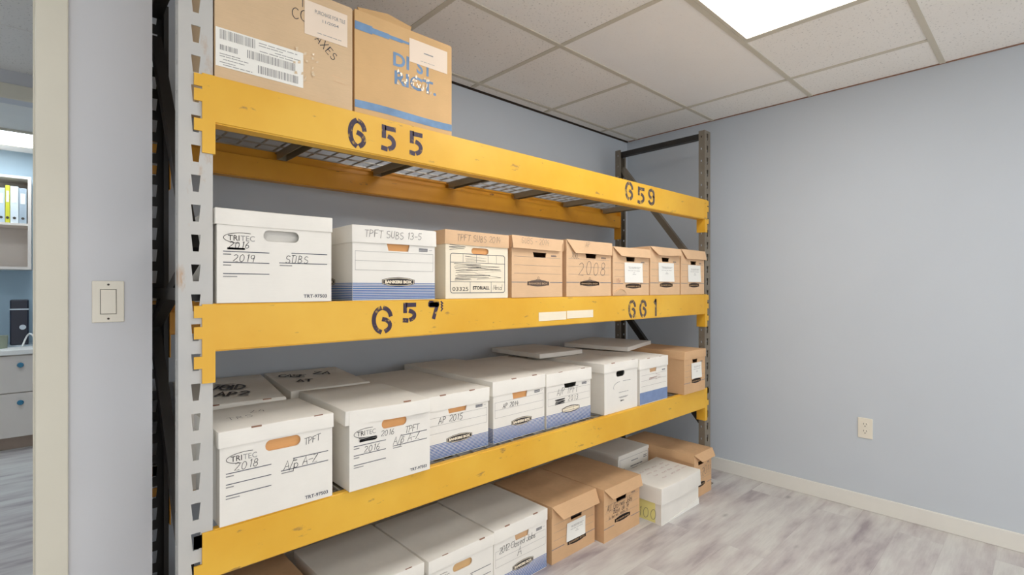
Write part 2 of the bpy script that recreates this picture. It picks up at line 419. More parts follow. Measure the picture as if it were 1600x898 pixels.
GX, GY, TL = 1.8087, 2.2172, .6096        # ceiling grid node and tile side
LX0, LX1, LY0, LY1 = GX - TL, GX + TL, GY - 3 * TL, GY - 2 * TL      # troffer bay
LIGHTS = [(LX0, LX1, LY0, LY1), (LX0, LX1, LY0 - 4 * TL, LY1 - 4 * TL), (LX0 - 4 * TL, LX1 - 4 * TL, LY0 - 2 * TL, LY1 - 2 * TL)]
xs = sorted([GX + k * TL for k in range(-5, 3)] + [X0, XW - .004]); ys = sorted([GY - k * TL for k in range(0, 9)] + [Y0, YB - .010])
xs = [x for x in xs if X0 <= x <= XW]; ys = [y for y in ys if Y0 <= y <= YB]
bm = bmesh.new()
def in_light(x, y): return any(a < x < b and c < y < d for a, b, c, d in LIGHTS)
for i in range(len(xs) - 1):
    for j in range(len(ys) - 1):
        cx, cy = (xs[i] + xs[i + 1]) / 2, (ys[j] + ys[j + 1]) / 2
        if in_light(cx, cy): continue
        if cy > YD + .06 and cx < XC - .06: continue
        smooth = (GX < cx < GX + 2 * TL and GY - 2 * TL < cy < GY - TL)
        bx(bm, xs[i], xs[i + 1], ys[j], ys[j + 1], CEIL, CEIL + .018, mi=1 if smooth else 0)
struct('ceiling', bm, M['tile'], mats=[M['tile'], M['tile_smooth']])
# T-bar grid
bm = bmesh.new(); tb = .012
for y in ys[1:-1]: bx(bm, X0 if y < YD else XC, XW - .004, y - tb, y + tb, CEIL - .004, CEIL + .004)
for k in range(-5, 3):
    x = GX + k * TL
    if x < X0: continue
    for j in range(len(ys) - 1):
        row = round((GY - ys[j + 1]) / TL) if j < len(ys) - 2 else -1      # row 0 is between nodes 0 and 1
        ya, yb = ys[j], ys[j + 1]
        if x < XC and yb > YD: continue
        cyc = (ya + yb) / 2
        if any(a + .01 < x < b - .01 and c < cyc < d for a, b, c, d in LIGHTS): continue
        n = round((GY - yb) / TL)
        if n in (1, 3, 5, 7) and k % 2 and n == 1: continue               # long tiles: every other cross bar left out
        if n > 2 and k % 2 == 0 and not any(abs(x - a) < .01 or abs(x - b) < .01 for a, b, c, d in LIGHTS) and n != 2: continue
        bx(bm, x - tb, x + tb, ya + tb, yb - tb, CEIL - .0035, CEIL + .004)
struct('trim_1', bm, M['tbar'])
bm = bmesh.new()                          # shadow gap along the rack wall painted as a dark strip, thin wall angle along the right wall
bx(bm, XC, XW, YB - .010, YB, CEIL - .001, CEIL + .03); bx(bm, XC, XW, YB - .004, YB, CEIL - .010, CEIL - .001)
struct('shadow_gap_strip', bm, M['dark'])
struct('trim_3', box(XW - .004, XW, Y0, YB - .01, CEIL - .006, CEIL + .02), M['slit'])
struct('baseboard_right', box(XW - .013, XW, Y0, YB - .013, 0, .087, .003), M['base'])
struct('baseboard_back', box(XC, XW - .013, YB - .013, YB, 0, .087, .003), M['base'])

def troffer(a, b, c, d, label, mat, z=CEIL, recessed=True):
    t = thing('ceiling_light', label, 'ceiling light', ((a + b) / 2, (c + d) / 2, z))
    w, h = (b - a) / 2 - .0125, (d - c) / 2 - .0125; bm = bmesh.new(); f = .016
    for q in ((-w, w, -h, -h + f), (-w, w, h - f, h), (-w, -w + f, -h + f, h - f), (w - f, w, -h + f, h - f)): bx(bm, *q, -.004, .03 if recessed else .0135)
    obj('frame', bm, M['tbar'], t)
    obj('diffuser', box(-w + f, w - f, -h + f, h - f, .002, .012), mat, t)
    if recessed: obj('housing', box(-w + .004, w - .004, -h + .004, h - .004, .031, .08), M['base'], t)
troffer(*LIGHTS[0], 'bright rectangular ceiling light panel above the open floor by the right wall', M['lamp'])
troffer(*LIGHTS[1], 'bright ceiling light panel further back in the storage room, behind the viewpoint', M['lamp'])
troffer(*LIGHTS[2], 'bright ceiling light panel over the left of the storage room, behind the viewpoint', M['lamp'])

# light switch
t = thing('light_switch', 'ivory rocker light switch on the grey wall beside the doorway', 'light switch', (.129, YD, 1.214))
obj('wall_plate', box(-.035, .035, -.006, 0, -.057, .057, .002), M['plastic'], t)
rk = bmesh.new(); bx(rk, -.0165, .0165, -.0095, -.0062, -.033, .033, .001)
for v in rk.verts:
    if v.co.y < -.008: v.co.y += .002 * (v.co.z / .033)
obj('rocker', rk, M['plastic'], t)
for zz in (-.047, .047):
    b = bmesh.new(); cyl(b, (0, -.0064, zz), .0028, .001, 'Y', 10); obj('screw', b, M['slot'], t)
bm = bmesh.new()
for q in ((-.0178, -.0166, -.0345, .0345), (.0166, .0178, -.0345, .0345), (-.0178, .0178, -.0345, -.0332), (-.0178, .0178, .0332, .0345)): bx(bm, q[0], q[1], -.0066, -.0058, q[2], q[3])
obj('rocker_gap', bm, M['slot'], t)
# outlet
t = thing('wall_outlet', 'ivory duplex power outlet low on the right wall', 'power outlet', (XW, .722, .46), R(-90))
# local x runs along the wall, local -y points into the room
obj('wall_plate', box(-.035, .035, -.006, 0, -.057, .057, .002), M['plastic'], t)
for s in (1, -1):
    rc = bmesh.new(); poly_prism(rc, [(u * .0165, s * .0195 + v * .0145) for u, v in arc(0, 0, 1, 1, 0, 342, 19)], .003, lambda u, v, n: Vector((u, -.0085 - n, v)))
    rr = obj('receptacle', rc, M['plastic'], t)
    b = bmesh.new()
    for q in ((-.0075, -.0055), (.0055, .0075)): bx(b, q[0], q[1], -.0093, -.0086, s * .0195 + .001, s * .0195 + .010)
    cyl(b, (0, -.009, s * .0195 - .007), .0028, .0008, 'Y', 10)
    obj('socket_slots', b, M['slot'], rr)

# ---------------------------------------------------------------- pallet rack
PW, PD = .076, .04
XL, XR = .245, 3.036
YF, YR = 1.49, 2.166
PTOP = 2.243
def plate(bm, org, ud, vd, nd, width, z0, pitch, count, hole, t, cu):
    """punched strip: `count` cells of height pitch, each with a four-sided hole around (cu, pitch/2)"""
    org, ud, vd, nd = (Vector(v) for v in (org, ud, vd, nd))
    for k in range(count):
        zz = z0 + k * pitch
        out = [(0, zz), (width, zz), (width, zz + pitch), (0, zz + pitch)]
        inn = [(cu + a, zz + pitch / 2 + b) for a, b in hole]
        vs = {}
        for n in (0, 1):
            for nm, L in (('o', out), ('i', inn)):
                for i, (u, v) in enumerate(L): vs[nm, i, n] = bm.verts.new(org + ud * u + vd * v + nd * (t * n))
        for i in range(4):
            j = (i + 1) % 4
            bm.faces.new((vs['o', i, 0], vs['o', j, 0], vs['i', j, 0], vs['i', i, 0]))
            bm.faces.new((vs['o', j, 1], vs['o', i, 1], vs['i', i, 1], vs['i', j, 1]))
            bm.faces.new((vs['i', i, 0], vs['i', j, 0], vs['i', j, 1], vs['i', i, 1]))
            if i in (1, 3): bm.faces.new((vs['o', i, 0], vs['o', i, 1], vs['o', j, 1], vs['o', j, 0]))
SLOT = [(-.0065, -.0215), (.0065, -.0215), (.0105, .0215), (-.0105, .0215)]
DOT = [(-.004, -.006), (.004, -.006), (.004, .006), (-.004, .006)]
N = 29; PITCH = .0762; ZS = .033
def post(x, front):
    """open channel, slotted face towards the aisle (front) or the wall (rear)"""
    bm = bmesh.new()
    yf, s = (YF, 1) if front else (YR, -1)
    plate(bm, (x, yf, 0), (1, 0, 0), (0, 0, 1), (0, s, 0), PW, ZS, PITCH, N, SLOT, .0025, PW * .5)
    for xx, n in ((x, 1), (x + PW, -1)):
        plate(bm, (xx, yf + s * .0026, 0), (0, s, 0), (0, 0, 1), (n, 0, 0), PD - .0026, ZS, PITCH, N, DOT, .0025, .02)
        xa, xb = (xx, xx + .014) if n > 0 else (xx - .014, xx)
        ya, yb = sorted((yf + s * (PD - .0025), yf + s * PD))
        bx(bm, xa + .0026 * (n > 0), xb - .0026 * (n < 0), ya, yb, 0, PTOP)
    bx(bm, x + .0001, x + PW - .0001, min(yf, yf + s * .0025), max(yf, yf + s * .0025), 0, ZS - .0002)
    bx(bm, x - (.012 if x < 1 else 0), x + PW + (.02 if x > 1 else 0), min(yf, yf + s * .06) - .01, max(yf, yf + s * .06) + .01, 0, .006)
    bmesh.ops.recalc_face_normals(bm, faces=bm.faces[:])
    return bm
rack = thing('pallet_rack', 'tall steel pallet rack with yellow beams, loaded with file boxes', 'pallet rack', (0, 0, 0))
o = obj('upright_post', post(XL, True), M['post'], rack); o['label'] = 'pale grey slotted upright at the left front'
o = obj('upright_post', post(XL, False), M['shade_steel'], rack); o['label'] = 'slotted upright at the left rear, coloured dark for its deep shade'
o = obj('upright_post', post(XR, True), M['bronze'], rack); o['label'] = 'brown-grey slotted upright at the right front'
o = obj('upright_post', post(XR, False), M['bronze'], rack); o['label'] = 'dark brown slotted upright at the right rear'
for x, m in ((XL, 'shade_steel'), (XR, 'shade_steel')):
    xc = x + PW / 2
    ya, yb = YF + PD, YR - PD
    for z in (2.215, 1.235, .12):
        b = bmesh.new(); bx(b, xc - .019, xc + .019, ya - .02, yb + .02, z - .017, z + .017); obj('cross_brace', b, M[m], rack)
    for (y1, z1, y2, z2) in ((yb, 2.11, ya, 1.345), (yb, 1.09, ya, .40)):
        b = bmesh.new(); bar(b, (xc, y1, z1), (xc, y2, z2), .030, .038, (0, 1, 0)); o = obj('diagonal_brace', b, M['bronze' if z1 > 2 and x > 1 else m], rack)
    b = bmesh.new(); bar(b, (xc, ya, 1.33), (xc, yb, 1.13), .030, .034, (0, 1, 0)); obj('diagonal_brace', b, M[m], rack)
# beams: stepped box section, end plates with hooks
BH = .125; BD = .052; TOPS = (1.8045, 1.211, .623)
GL = {'6': [arc(.34, .5, .28, .47, 104, 256, 12), arc(.34, .62, .28, .35, 76, 10, 6), arc(.32, .28, .28, .25, 78, -60, 8)],
      '5': [[(.22, .93), (.6, .93)], [(.1, .98), (.1, .55)], arc(.28, .32, .30, .26, 76, -70, 9), [(.04, .05), (.2, .03)]],
      '7': [[(.06, .90), (.56, .90)], [(.14, .82), (.5, .82)], [(.54, .84), (.44, .5), (.32, .02)]],
      '9': [arc(.3, .70, .25, .26, 102, 258, 10), arc(.3, .70, .25, .26, 78, -40, 8), [(.56, .52), (.55, .32)] + arc(.29, .28, .26, .25, 0, -84, 6), arc(.29, .28, .26, .25, 205, 256, 4)],
      '1': [[(.30, .98), (.30, .02)], [(.14, .82), (.28, .96)]]}
DW = [1.0]
def digit(bm, ch, u, v, h, place, w):
    for st in GL[ch]: ribbon(bm, [(u + a * h * DW[0], v + b * h) for a, b in st], w, place)
def beam(zt, front, mat):
    """s=+1: the beam at the aisle; s=-1: the beam at the wall"""
    s, yf = (1, YF - .004) if front else (-1, YR + .004)
    P = lambda y: yf + s * y
    bm = bmesh.new()
    def b2(x0, x1, y0, y1, z0, z1, bev=0): bx(bm, x0, x1, *sorted((P(y0), P(y1))), z0, z1, bev)
    x0, x1 = XL + PW + .001, XR - .001
    # section as one prism
    prof = [(0, zt), (.026, zt), (.026, zt - .041), (BD, zt - .041), (BD, zt - BH), (0, zt - BH)]
    A = [bm.verts.new((x0, P(y), z)) for y, z in prof]; B = [bm.verts.new((x1, P(y), z)) for y, z in prof]
    nn = len(prof)
    sides = [bm.faces.new((A[i], A[(i + 1) % nn], B[(i + 1) % nn], B[i])) for i in range(nn)]
    bm.faces.new(A[::-1]); bm.faces.new(B)
    bmesh.ops.bevel(bm, geom=[e for e in bm.edges if abs((e.verts[0].co - e.verts[1].co).x) > 1], offset=.004, segments=3, affect='EDGES')
    bmesh.ops.recalc_face_normals(bm, faces=bm.faces[:])
    o = obj('beam', bm, mat, rack, smooth=40)
    for side in (0, 1):
        bm = bmesh.new(); xi = x0 if side == 0 else x1; d = -1 if side == 0 else 1
        za, zb = zt - .205, zt - .001
        def c2(xa, xb, ya, yb, z0, z1): bx(bm, *sorted((xi + d * xa, xi + d * xb)), *sorted((P(ya), P(yb))), z0, z1)
        c2(-.004, .026, -.001, .0035, za, zb)          # face plate on the post
        c2(-.004, -.0005, .0035, .055, za, zb)         # leg along the inside of the post
        k0 = int((za - ZS) / PITCH) + 1
        for k in range(k0, k0 + 3):
            zc = ZS + k * PITCH + PITCH / 2
            if zc + .02 > zb: zc = min(zc, zb - .018)
            if zc - .02 < za: continue
            c2(.026, .044, -.001, .0035, zc - .017, zc + .014)
        obj('beam_connector', bm, mat, o)
    return o
beams = []
for i, zt in enumerate(TOPS):
    f = beam(zt, True, M['yellow']); beams.append(f)
    f['label'] = ['yellow front beam of the top shelf stencilled 655 and 659', 'yellow front beam of the middle shelf stencilled 657 and 661', 'yellow front beam of the lowest shelf, no numbers'][i]
    r = beam(zt, False, M['yellow_old']); r['label'] = ['orange rear beam of the top shelf', 'orange rear beam of the middle shelf', 'orange rear beam of the lowest shelf'][i]
FP = lambda u, v, n=0: Vector((u, YF - .0046 - n, v))
def stencil(parent, s, xs_, zs_, hs_, mat, w):
    for ch, x, z, h in zip(s, xs_, zs_, hs_):
        bm = bmesh.new(); digit(bm, ch, x, z, h, FP, w); obj('stencil_digit', bm, mat, parent)
stencil(beams[0], '655', (.690, .803, .908), (1.694, 1.704, 1.708), (.084, .076, .074), M['stencil'], .0155)
DW[0] = 1.2
stencil(beams[0], '659', (2.168, 2.282, 2.385), (1.706, 1.700, 1.704), (.086, .080, .080), M['stencil_light'], .017)
DW[0] = 1.3
stencil(beams[1], '657', (.768, .882, .982), (1.106, 1.140, 1.146), (.083, .058, .054), M['stencil'], .0145)
DW[0] = 1.1
stencil(beams[1], '661', (2.198, 2.300, 2.430), (1.098, 1.098, 1.100), (.086, .086, .086), M['stencil_light'], .017)
bm = bmesh.new(); scribble(bm, .985, 1.025, 1.188, 1.206, FP, .006, 5, 3); scribble(bm, 1.035, 1.042, 1.168, 1.205, FP, .005, 3, 5)
obj('paint_smear', bm, M['stencil'], beams[1])
bm = bmesh.new(); slab(bm, 1.535, 1.712, 1.110, 1.147, FP, 0, .0006); slab(bm, 1.716, 1.905, 1.113, 1.148, FP, 0, .0006)
o = obj('paper_label', bm, M['ivory'], beams[1]); o['label'] = 'blank white strip label'

# wire decks in the steps of the beams
def deck_mesh(x0, x1, zt):
    wires = bmesh.new(); yi0, yi1 = YF + .024, YR - .024
    n = 21
    for k in range(n):
        x = x0 + .004 + (x1 - x0 - .008) * k / (n - 1); bar(wires, (x, yi0, -.0025), (x, yi1, -.0025), .005, .005)
    for k in range(8):
        y = yi0 + .02 + (yi1 - yi0 - .04) * k / 7; bar(wires, (x0, y, -.0076), (x1, y, -.0076), .005, .005)
    return wires
for zi, zt in enumerate(TOPS):
    for di, (x0, x1, ch) in enumerate(((.40, 1.755, (.70, 1.12, 1.54)), (1.76, 3.030, (2.0, 2.43, 2.84)))):
        lv = ('top', 'middle', 'lowest')[zi]; sd = ('left', 'right')[di]
        t = thing('wire_deck', f'galvanised wire mesh deck on the {sd} half of the {lv} shelf', 'wire deck', (0, 0, zt - .0005), group=None)
        obj('wire_mesh', deck_mesh(x0, x1, zt), M['wire'], t)
        for x in ch:
            b = bmesh.new()
            prof = [(-.02, -.0105), (.02, -.0105), (.02, -.040), (.017, -.040), (.017, -.0135), (-.017, -.0135), (-.017, -.040), (-.02, -.040)]
            y0, y1 = YF + .051, YR - .051
            bx(b, x - .02, x + .02, y0, y1, -.0135, -.0105); bx(b, x - .02, x - .017, y0, y1, -.040, -.0137); bx(b, x + .017, x + .02, y0, y1, -.040, -.0137)
            bx(b, x - .0168, x + .0168, y0, y0 + .003, -.040, -.0137); bx(b, x - .0168, x + .0168, y1 - .003, y1, -.040, -.0137)
            bx(b, x - .02, x + .02, y0 - .022, y0 - .0005, -.0135, -.0105); bx(b, x - .02, x + .02, y1 + .0005, y1 + .022, -.0135, -.0105)
            obj('support_channel', b, M['channel'], t)

# ---------------------------------------------------------------- file boxes
def wob(bm, amp, seed):
    g = random.Random(seed); ph = [g.uniform(0, 6.28) for _ in range(9)]
    for v in bm.verts:
        x, y, z = v.co
        v.co.x += amp * math.sin(9 * y + 14 * z + ph[0]); v.co.y += amp * math.sin(10 * x + 12 * z + ph[1])
        v.co.z += amp * (math.sin(11 * x + ph[2]) + math.sin(9 * y + ph[3])) * .7

def lid_mesh(w, d, hs, t=.0035, amp=.0012, seed=0, crown=0.0, open_front=False):
    """shallow cap: top at z=0, skirts down to -hs, open below"""
    bm = bmesh.new(); bmesh.ops.create_cube(bm, size=1)
    for v in bm.verts: v.co = Vector((v.co.x * w, v.co.y * d, (v.co.z - .5) * hs))
    kill = [f for f in bm.faces if f.normal.z < -.5 or (open_front and f.normal.y < -.5)]
    bmesh.ops.delete(bm, geom=kill, context='FACES_ONLY')
    es = [e for e in bm.edges if len(e.link_faces) == 2]
    bmesh.ops.bevel(bm, geom=es, offset=.0035, segments=2, affect='EDGES', profile=.5)
    le = [e for e in bm.edges if e.calc_length() > .08]
    bmesh.ops.subdivide_edges(bm, edges=le, cuts=4, use_grid_fill=True)
    for v in bm.verts:
        if v.co.z > -.01: v.co.z += crown * (1 - (2 * v.co.x / w) ** 2) * (1 - (2 * v.co.y / d) ** 2)
    wob(bm, amp, seed)
    bmesh.ops.recalc_face_normals(bm, faces=bm.faces[:])
    up = [f for f in bm.faces if abs(f.normal.z) > .8]
    if up and up[0].normal.z < 0:
        for f in bm.faces: f.normal_flip()
    bmesh.ops.solidify(bm, geom=bm.faces[:], thickness=t)
    return bm

class Box:
    def __init__(s, label, xl, xr, yf, d, h, z0, mat, rot=0, lid_h=.05, over=.004, hole=None, inner='inner', inset=.003, lid='cap', name='storage_box', cat='storage box',
                 group=None, lid_mat=None, tilt=(0, 0), flap=None, seed=None, amp=.0012, crown=0.0, slits=(), lean=0.0, body_top=None):
        s.w, s.d, s.h = xr - xl, d, h; s.seed = seed if seed is not None else int(xl * 997 + z0 * 313 + yf * 71)
        s.t = thing(name, label, cat, ((xl + xr) / 2, yf + d / 2, z0), R(rot), group)
        m = M[mat]; lm = M[lid_mat or mat]; ov = over if lid else 0
        w, bw, bd = s.w, s.w - 2 * ov, d - 2 * ov
        s.bw, s.bd = bw, bd
        bh = (h - .0055) if lid else h
        if body_top: bh = body_top
        s.bh = bh
        bm = bmesh.new(); T = .004
        x0, x1, y0, y1 = -bw / 2, bw / 2, -bd / 2, bd / 2
        s.front = lambda u, v, n=0: Vector((-bw / 2 + u * bw, -bd / 2 - .0006 - n, v * h))
        s.fm = lambda u, v, n=0: Vector((-bw / 2 + u, -bd / 2 - .0006 - n, v))          # metres from lower left corner
        s.left = lambda u, v, n=0: Vector((-bw / 2 - .0006 - n, bd / 2 - u * bd, v * h))
        pl = lambda u, v, n: Vector((-bw / 2 + u, -bd / 2 - n, v))
        hp = None
        if hole:
            kind, uc, vc, hw, hh = hole; uc *= bw; vc *= h
            if kind == 'oval': hp = rrect(uc - hw, uc + hw, vc - hh, vc + hh, hh * .95)
            else: hp = [(uc - hw * .86, vc - hh), (uc + hw * .86, vc - hh), (uc + hw, vc + hh), (uc - hw, vc + hh)]
        poly_prism(bm, [(0, 0), (bw, 0), (bw, bh), (0, bh)], T, pl, hp)
        bx(bm, x0, x1, y1 - T, y1, 0, bh); bx(bm, x0, x0 + T, y0 + T, y1 - T, 0, bh); bx(bm, x1 - T, x1, y0 + T, y1 - T, 0, bh)
        bx(bm, x0 + T, x1 - T, y0 + T, y1 - T, 0, T)
        if not lid: bx(bm, x0 + T, x1 - T, y0 + T, y1 - T, bh - T, bh)
        s.body = obj('body', bm, m, s.t)
        if hole and inner:
            uc, vc = hole[1] * bw - bw / 2, hole[2] * h
            f = bmesh.new(); bx(f, uc - hole[3] - .012, uc + hole[3] + .012, y0 + T + inset, y0 + T + inset + .003, vc - hole[4] - .012, min(bh - .002, vc + hole[4] + .012))
            o = obj('handle_flap', f, M[inner], s.t); o['label'] = 'brown flap behind the hand hole'
        s.lid = None
        if lid:
            bm = lid_mesh(w, d, lid_h, seed=s.seed, amp=amp, crown=crown, open_front=(lid == 'flap'))
            L = obj('lid', bm, lm, s.t, smooth=35); L.location = (0, 0, h); L.rotation_euler = (R(tilt[0]), R(tilt[1]), 0); s.lid = L
            s.lf = lambda u, v, n=0: Vector((-w / 2 + u * w, -d / 2 - .0022 - n, -lid_h + v * lid_h))      # lid front
            s.lt = lambda u, v, n=0: Vector((-w / 2 + u * w, -d / 2 + v * d, .0036 + n))                    # lid top
            if slits:
                b = bmesh.new()
                for u in slits: bx(b, (u - .5) * w - .013, (u - .5) * w + .013, -d / 2 + .0005, -d / 2 + .0045, -.0025, .0012)
                o = obj('lid_slit', b, M['slit'], L)
            if lid == 'flap':
                fl, cl, cr, ang, curl = flap or (lid_h, .05, 0.0, 14, 0.0)
                b = bmesh.new(); nu, nv = 12, 5; grid = {}
                for n_ in (0, 1):
                    for i in range(nu + 1):
                        for j in range(nv + 1):
                            f_ = j / nv; a = i / nu
                            xl_, xr_ = -w / 2 + cl * f_, w / 2 - cr * f_
                            x = xl_ + (xr_ - xl_) * a; L_ = fl * f_
                            an = R(ang * (1 + curl * math.sin(a * 5.2 + s.seed)))
                            grid[i, j, n_] = b.verts.new((x, -d / 2 - L_ * math.sin(an) + .0028 * n_ - .0005, -.0035 * 0 - L_ * math.cos(an) - .0022 * n_ * (j == 0)))
                for i in range(nu):
                    for j in range(nv):
                        b.faces.new((grid[i, j + 1, 0], grid[i + 1, j + 1, 0], grid[i + 1, j, 0], grid[i, j, 0]))
                        b.faces.new((grid[i, j, 1], grid[i + 1, j, 1], grid[i + 1, j + 1, 1], grid[i, j + 1, 1]))
                for i in range(nu):
                    for j in (0, nv): b.faces.new((grid[i, j, 0], grid[i + 1, j, 0], grid[i + 1, j, 1], grid[i, j, 1]) if j == 0 else (grid[i + 1, j, 0], grid[i, j, 0], grid[i, j, 1], grid[i + 1, j, 1]))
                for j in range(nv):
                    for i in (0, nu): b.faces.new((grid[i, j + 1, 0], grid[i, j, 0], grid[i, j, 1], grid[i, j + 1, 1]) if i == 0 else (grid[i, j, 0], grid[i, j + 1, 0], grid[i, j + 1, 1], grid[i, j, 1]))
                bmesh.ops.recalc_face_normals(b, faces=b.faces[:])
                obj('front_flap', b, lm, L, smooth=40)
    def part(s, name, mat, fn, parent=None, label=None):
        bm = bmesh.new(); fn(bm); o = obj(name, bm, M[mat], parent or s.body)
        if label: o['label'] = label
        return o

def tick_rows(bm, u0, u1, v, place, w, seed, n=0, words=3):
    """a row of unreadably small print"""
    g = random.Random(seed); x = u0
    while x < u1 - .002:
        l = g.uniform(.12, .3) * (u1 - u0); e = min(u1, x + l); ribbon(bm, [(x, v), (e, v)], w, place, n=n); x = e + .05 * (u1 - u0)

# white printed form box
def form_front(b, notes):
    w, h = b.bw, b.h; P = b.fm
    def lines(bm):
        for v in (.545, .43, .31): ribbon(bm, [(.05 * w, v * h), (.42 * w, v * h)], .0022, P)
        ribbon(bm, [(.62 * w, .555 * h), (.955 * w, .555 * h)], .0022, P); ribbon(bm, [(.51 * w, .44 * h), (.955 * w, .44 * h)], .0022, P)
    b.part('printed_lines', 'dkline', lines)
    def small(bm):
        for v, u1 in ((.515, .11), (.40, .11), (.28, .16)): tick_rows(bm, .05 * w, u1 * w, v * h, P, .0028, 3)
        tick_rows(bm, .625 * w, .66 * w, .53 * h, P, .0028, 4); tick_rows(bm, .515 * w, .62 * w, .412 * h, P, .0028, 5)
    b.part('printed_captions', 'grey_print', small)
    def brand(bm):
        ribbon(bm, arc(.21 * w, .69 * h, .16 * w, .058 * h, 70, 255, 20), .0015, P)
        print_text(bm, 'TRI', .085 * w, .662 * h, .021, P, .0001, .090 * w)
    b.part('printed_logo', 'black', brand)
    b.part('printed_logo', 'grey_print', lambda bm: print_text(bm, 'TEC', .185 * w, .662 * h, .021, P, .0, .115 * w))
    b.part('printed_code', 'dkline', lambda bm: print_text(bm, 'TRT-97503', .73 * w, .045 * h, .0135, P, .0003, .225 * w))
    for i, a in enumerate(notes):
        def hand(bm):
            if a[0] == 'scr': scribble(bm, a[1] * w, a[2] * w, a[3] * h, a[4] * h, P, .0030, 6, i + 2)
            else:
                txt, u, v, sz = a[:4]; pen(bm, txt, u * w, v * h, sz, P, .0015, .18, a[4] if len(a) > 4 else 0, .06, a[5] if len(a) > 5 else 1.0, 11 + i)
        b.part('crossed_out_note' if a[0] == 'scr' else 'handwriting', 'ink', hand)

def badge(b, P, uc, vc, hw, hh, text=True, outline=False):
    """long pointed-oval label with ring"""
    def shape(k): return [(uc - hw * k[0], vc - hh * .45 * k[1]), (uc - hw * .55 * k[0], vc - hh * .85 * k[1]), (uc, vc - hh * k[1]), (uc + hw * .55 * k[0], vc - hh * .85 * k[1]), (uc + hw * k[0], vc - hh * .45 * k[1]),
                          (uc + hw * k[0], vc + hh * .45 * k[1]), (uc + hw * .55 * k[0], vc + hh * .85 * k[1]), (uc, vc + hh * k[1]), (uc - hw * .55 * k[0], vc + hh * .85 * k[1]), (uc - hw * k[0], vc + hh * .45 * k[1])]
    def fill(bm, k, n): bm.faces.new([bm.verts.new(P(u, v, n)) for u, v in shape(k)])
    o = b.part('logo_badge', 'black', lambda bm: fill(bm, (1, 1), .0004))
    b.part('badge_ring', 'ivory', lambda bm: fill(bm, (.93, .76) if outline else (.965, .88), .0007), o)
    if outline:
        b.part('badge_lettering', 'black', lambda bm: (ribbon(bm, [(uc - hw * .8, vc - hh * .3), (uc + hw * .8, vc - hh * .3)], .0012, P, n=.001), ribbon(bm, [(uc + hw * .3, vc - hh * .5), (uc + hw * .3, vc + hh * .6)], .001, P, n=.001), ribbon(bm, [(uc - hw * .85, vc + hh * .35), (uc + hw * .8, vc + hh * .42)], .0012, P, n=.001)), o)
    else:
        b.part('badge_field', 'black', lambda bm: fill(bm, (.93, .76), .0010), o)
        b.part('badge_lettering', 'ivory', lambda bm: print_text(bm, 'BANKERS BOX', uc, vc - hh * .28, hh * .78, P, hh * .05, hw * 1.66, .0013, 'C'), o)

def stripe_front(b, badge_v=.27, top=.25, notes=(), ink='ink', outline=False, side=False, solid=False, frame=True, dens=10, rise=0.0, penw=.0019):
    w, h = b.bw, b.h; P = b.fm
    def st(bm, pl, W_):
        if solid: slab(bm, .0, W_, .012 * h, top * h, pl, 0, .0003); return
        for k in range(dens):
            v = (.012 + (top - .012) * k / dens) * h; th = (top * h / dens) * (.68 - .24 * k / dens)
            quad(bm, 0, W_, v, v + th, pl, .0002)
    b.part('stripe_band', 'blue', lambda bm: st(bm, P, w))
    if side:
        SP = lambda u, v, n=0: Vector((-b.bw / 2 - .0006 - n, b.bd / 2 - u, v))
        b.part('stripe_band', 'blue', lambda bm: st(bm, SP, b.bd))
    if frame:
        def fr(bm):
            for v in (.655, .53, .405): ribbon(bm, [(.03 * w, v * h), (.975 * w, v * h)], .0009, P)
            for u in (.03, .975): ribbon(bm, [(u * w, .405 * h), (u * w, .655 * h)], .0009, P)
        b.part('printed_lines', 'grey_print', fr)
    def tiny(bm):
        for v in (.695, .712, .728): tick_rows(bm, .79 * w, .90 * w, v * h, P, .0026, int(v * 1000))
        ribbon(bm, [(.92 * w, .712 * h), (.96 * w, .715 * h)], .0008, P)
    b.part('printed_note', 'dkline', tiny)
    badge(b, P, .53 * w, badge_v * h, .20 * w, .066 * h, outline=outline)
    if notes:
        for i, a in enumerate(notes):
            def hand(bm):
                if a[0] == 'scr': scribble(bm, a[1] * w, a[2] * w, a[3] * h, a[4] * h, P, .0032, 6, i + 2, n=.0004)
                else: pen(bm, a[0], a[1] * w, a[2] * h, a[3], P, penw, .15, rise, .06, a[4] if len(a) > 4 else 1.0, 31 + i, n=.0004)
            b.part('crossed_out_note' if a[0] == 'scr' else 'handwriting', ink, hand)

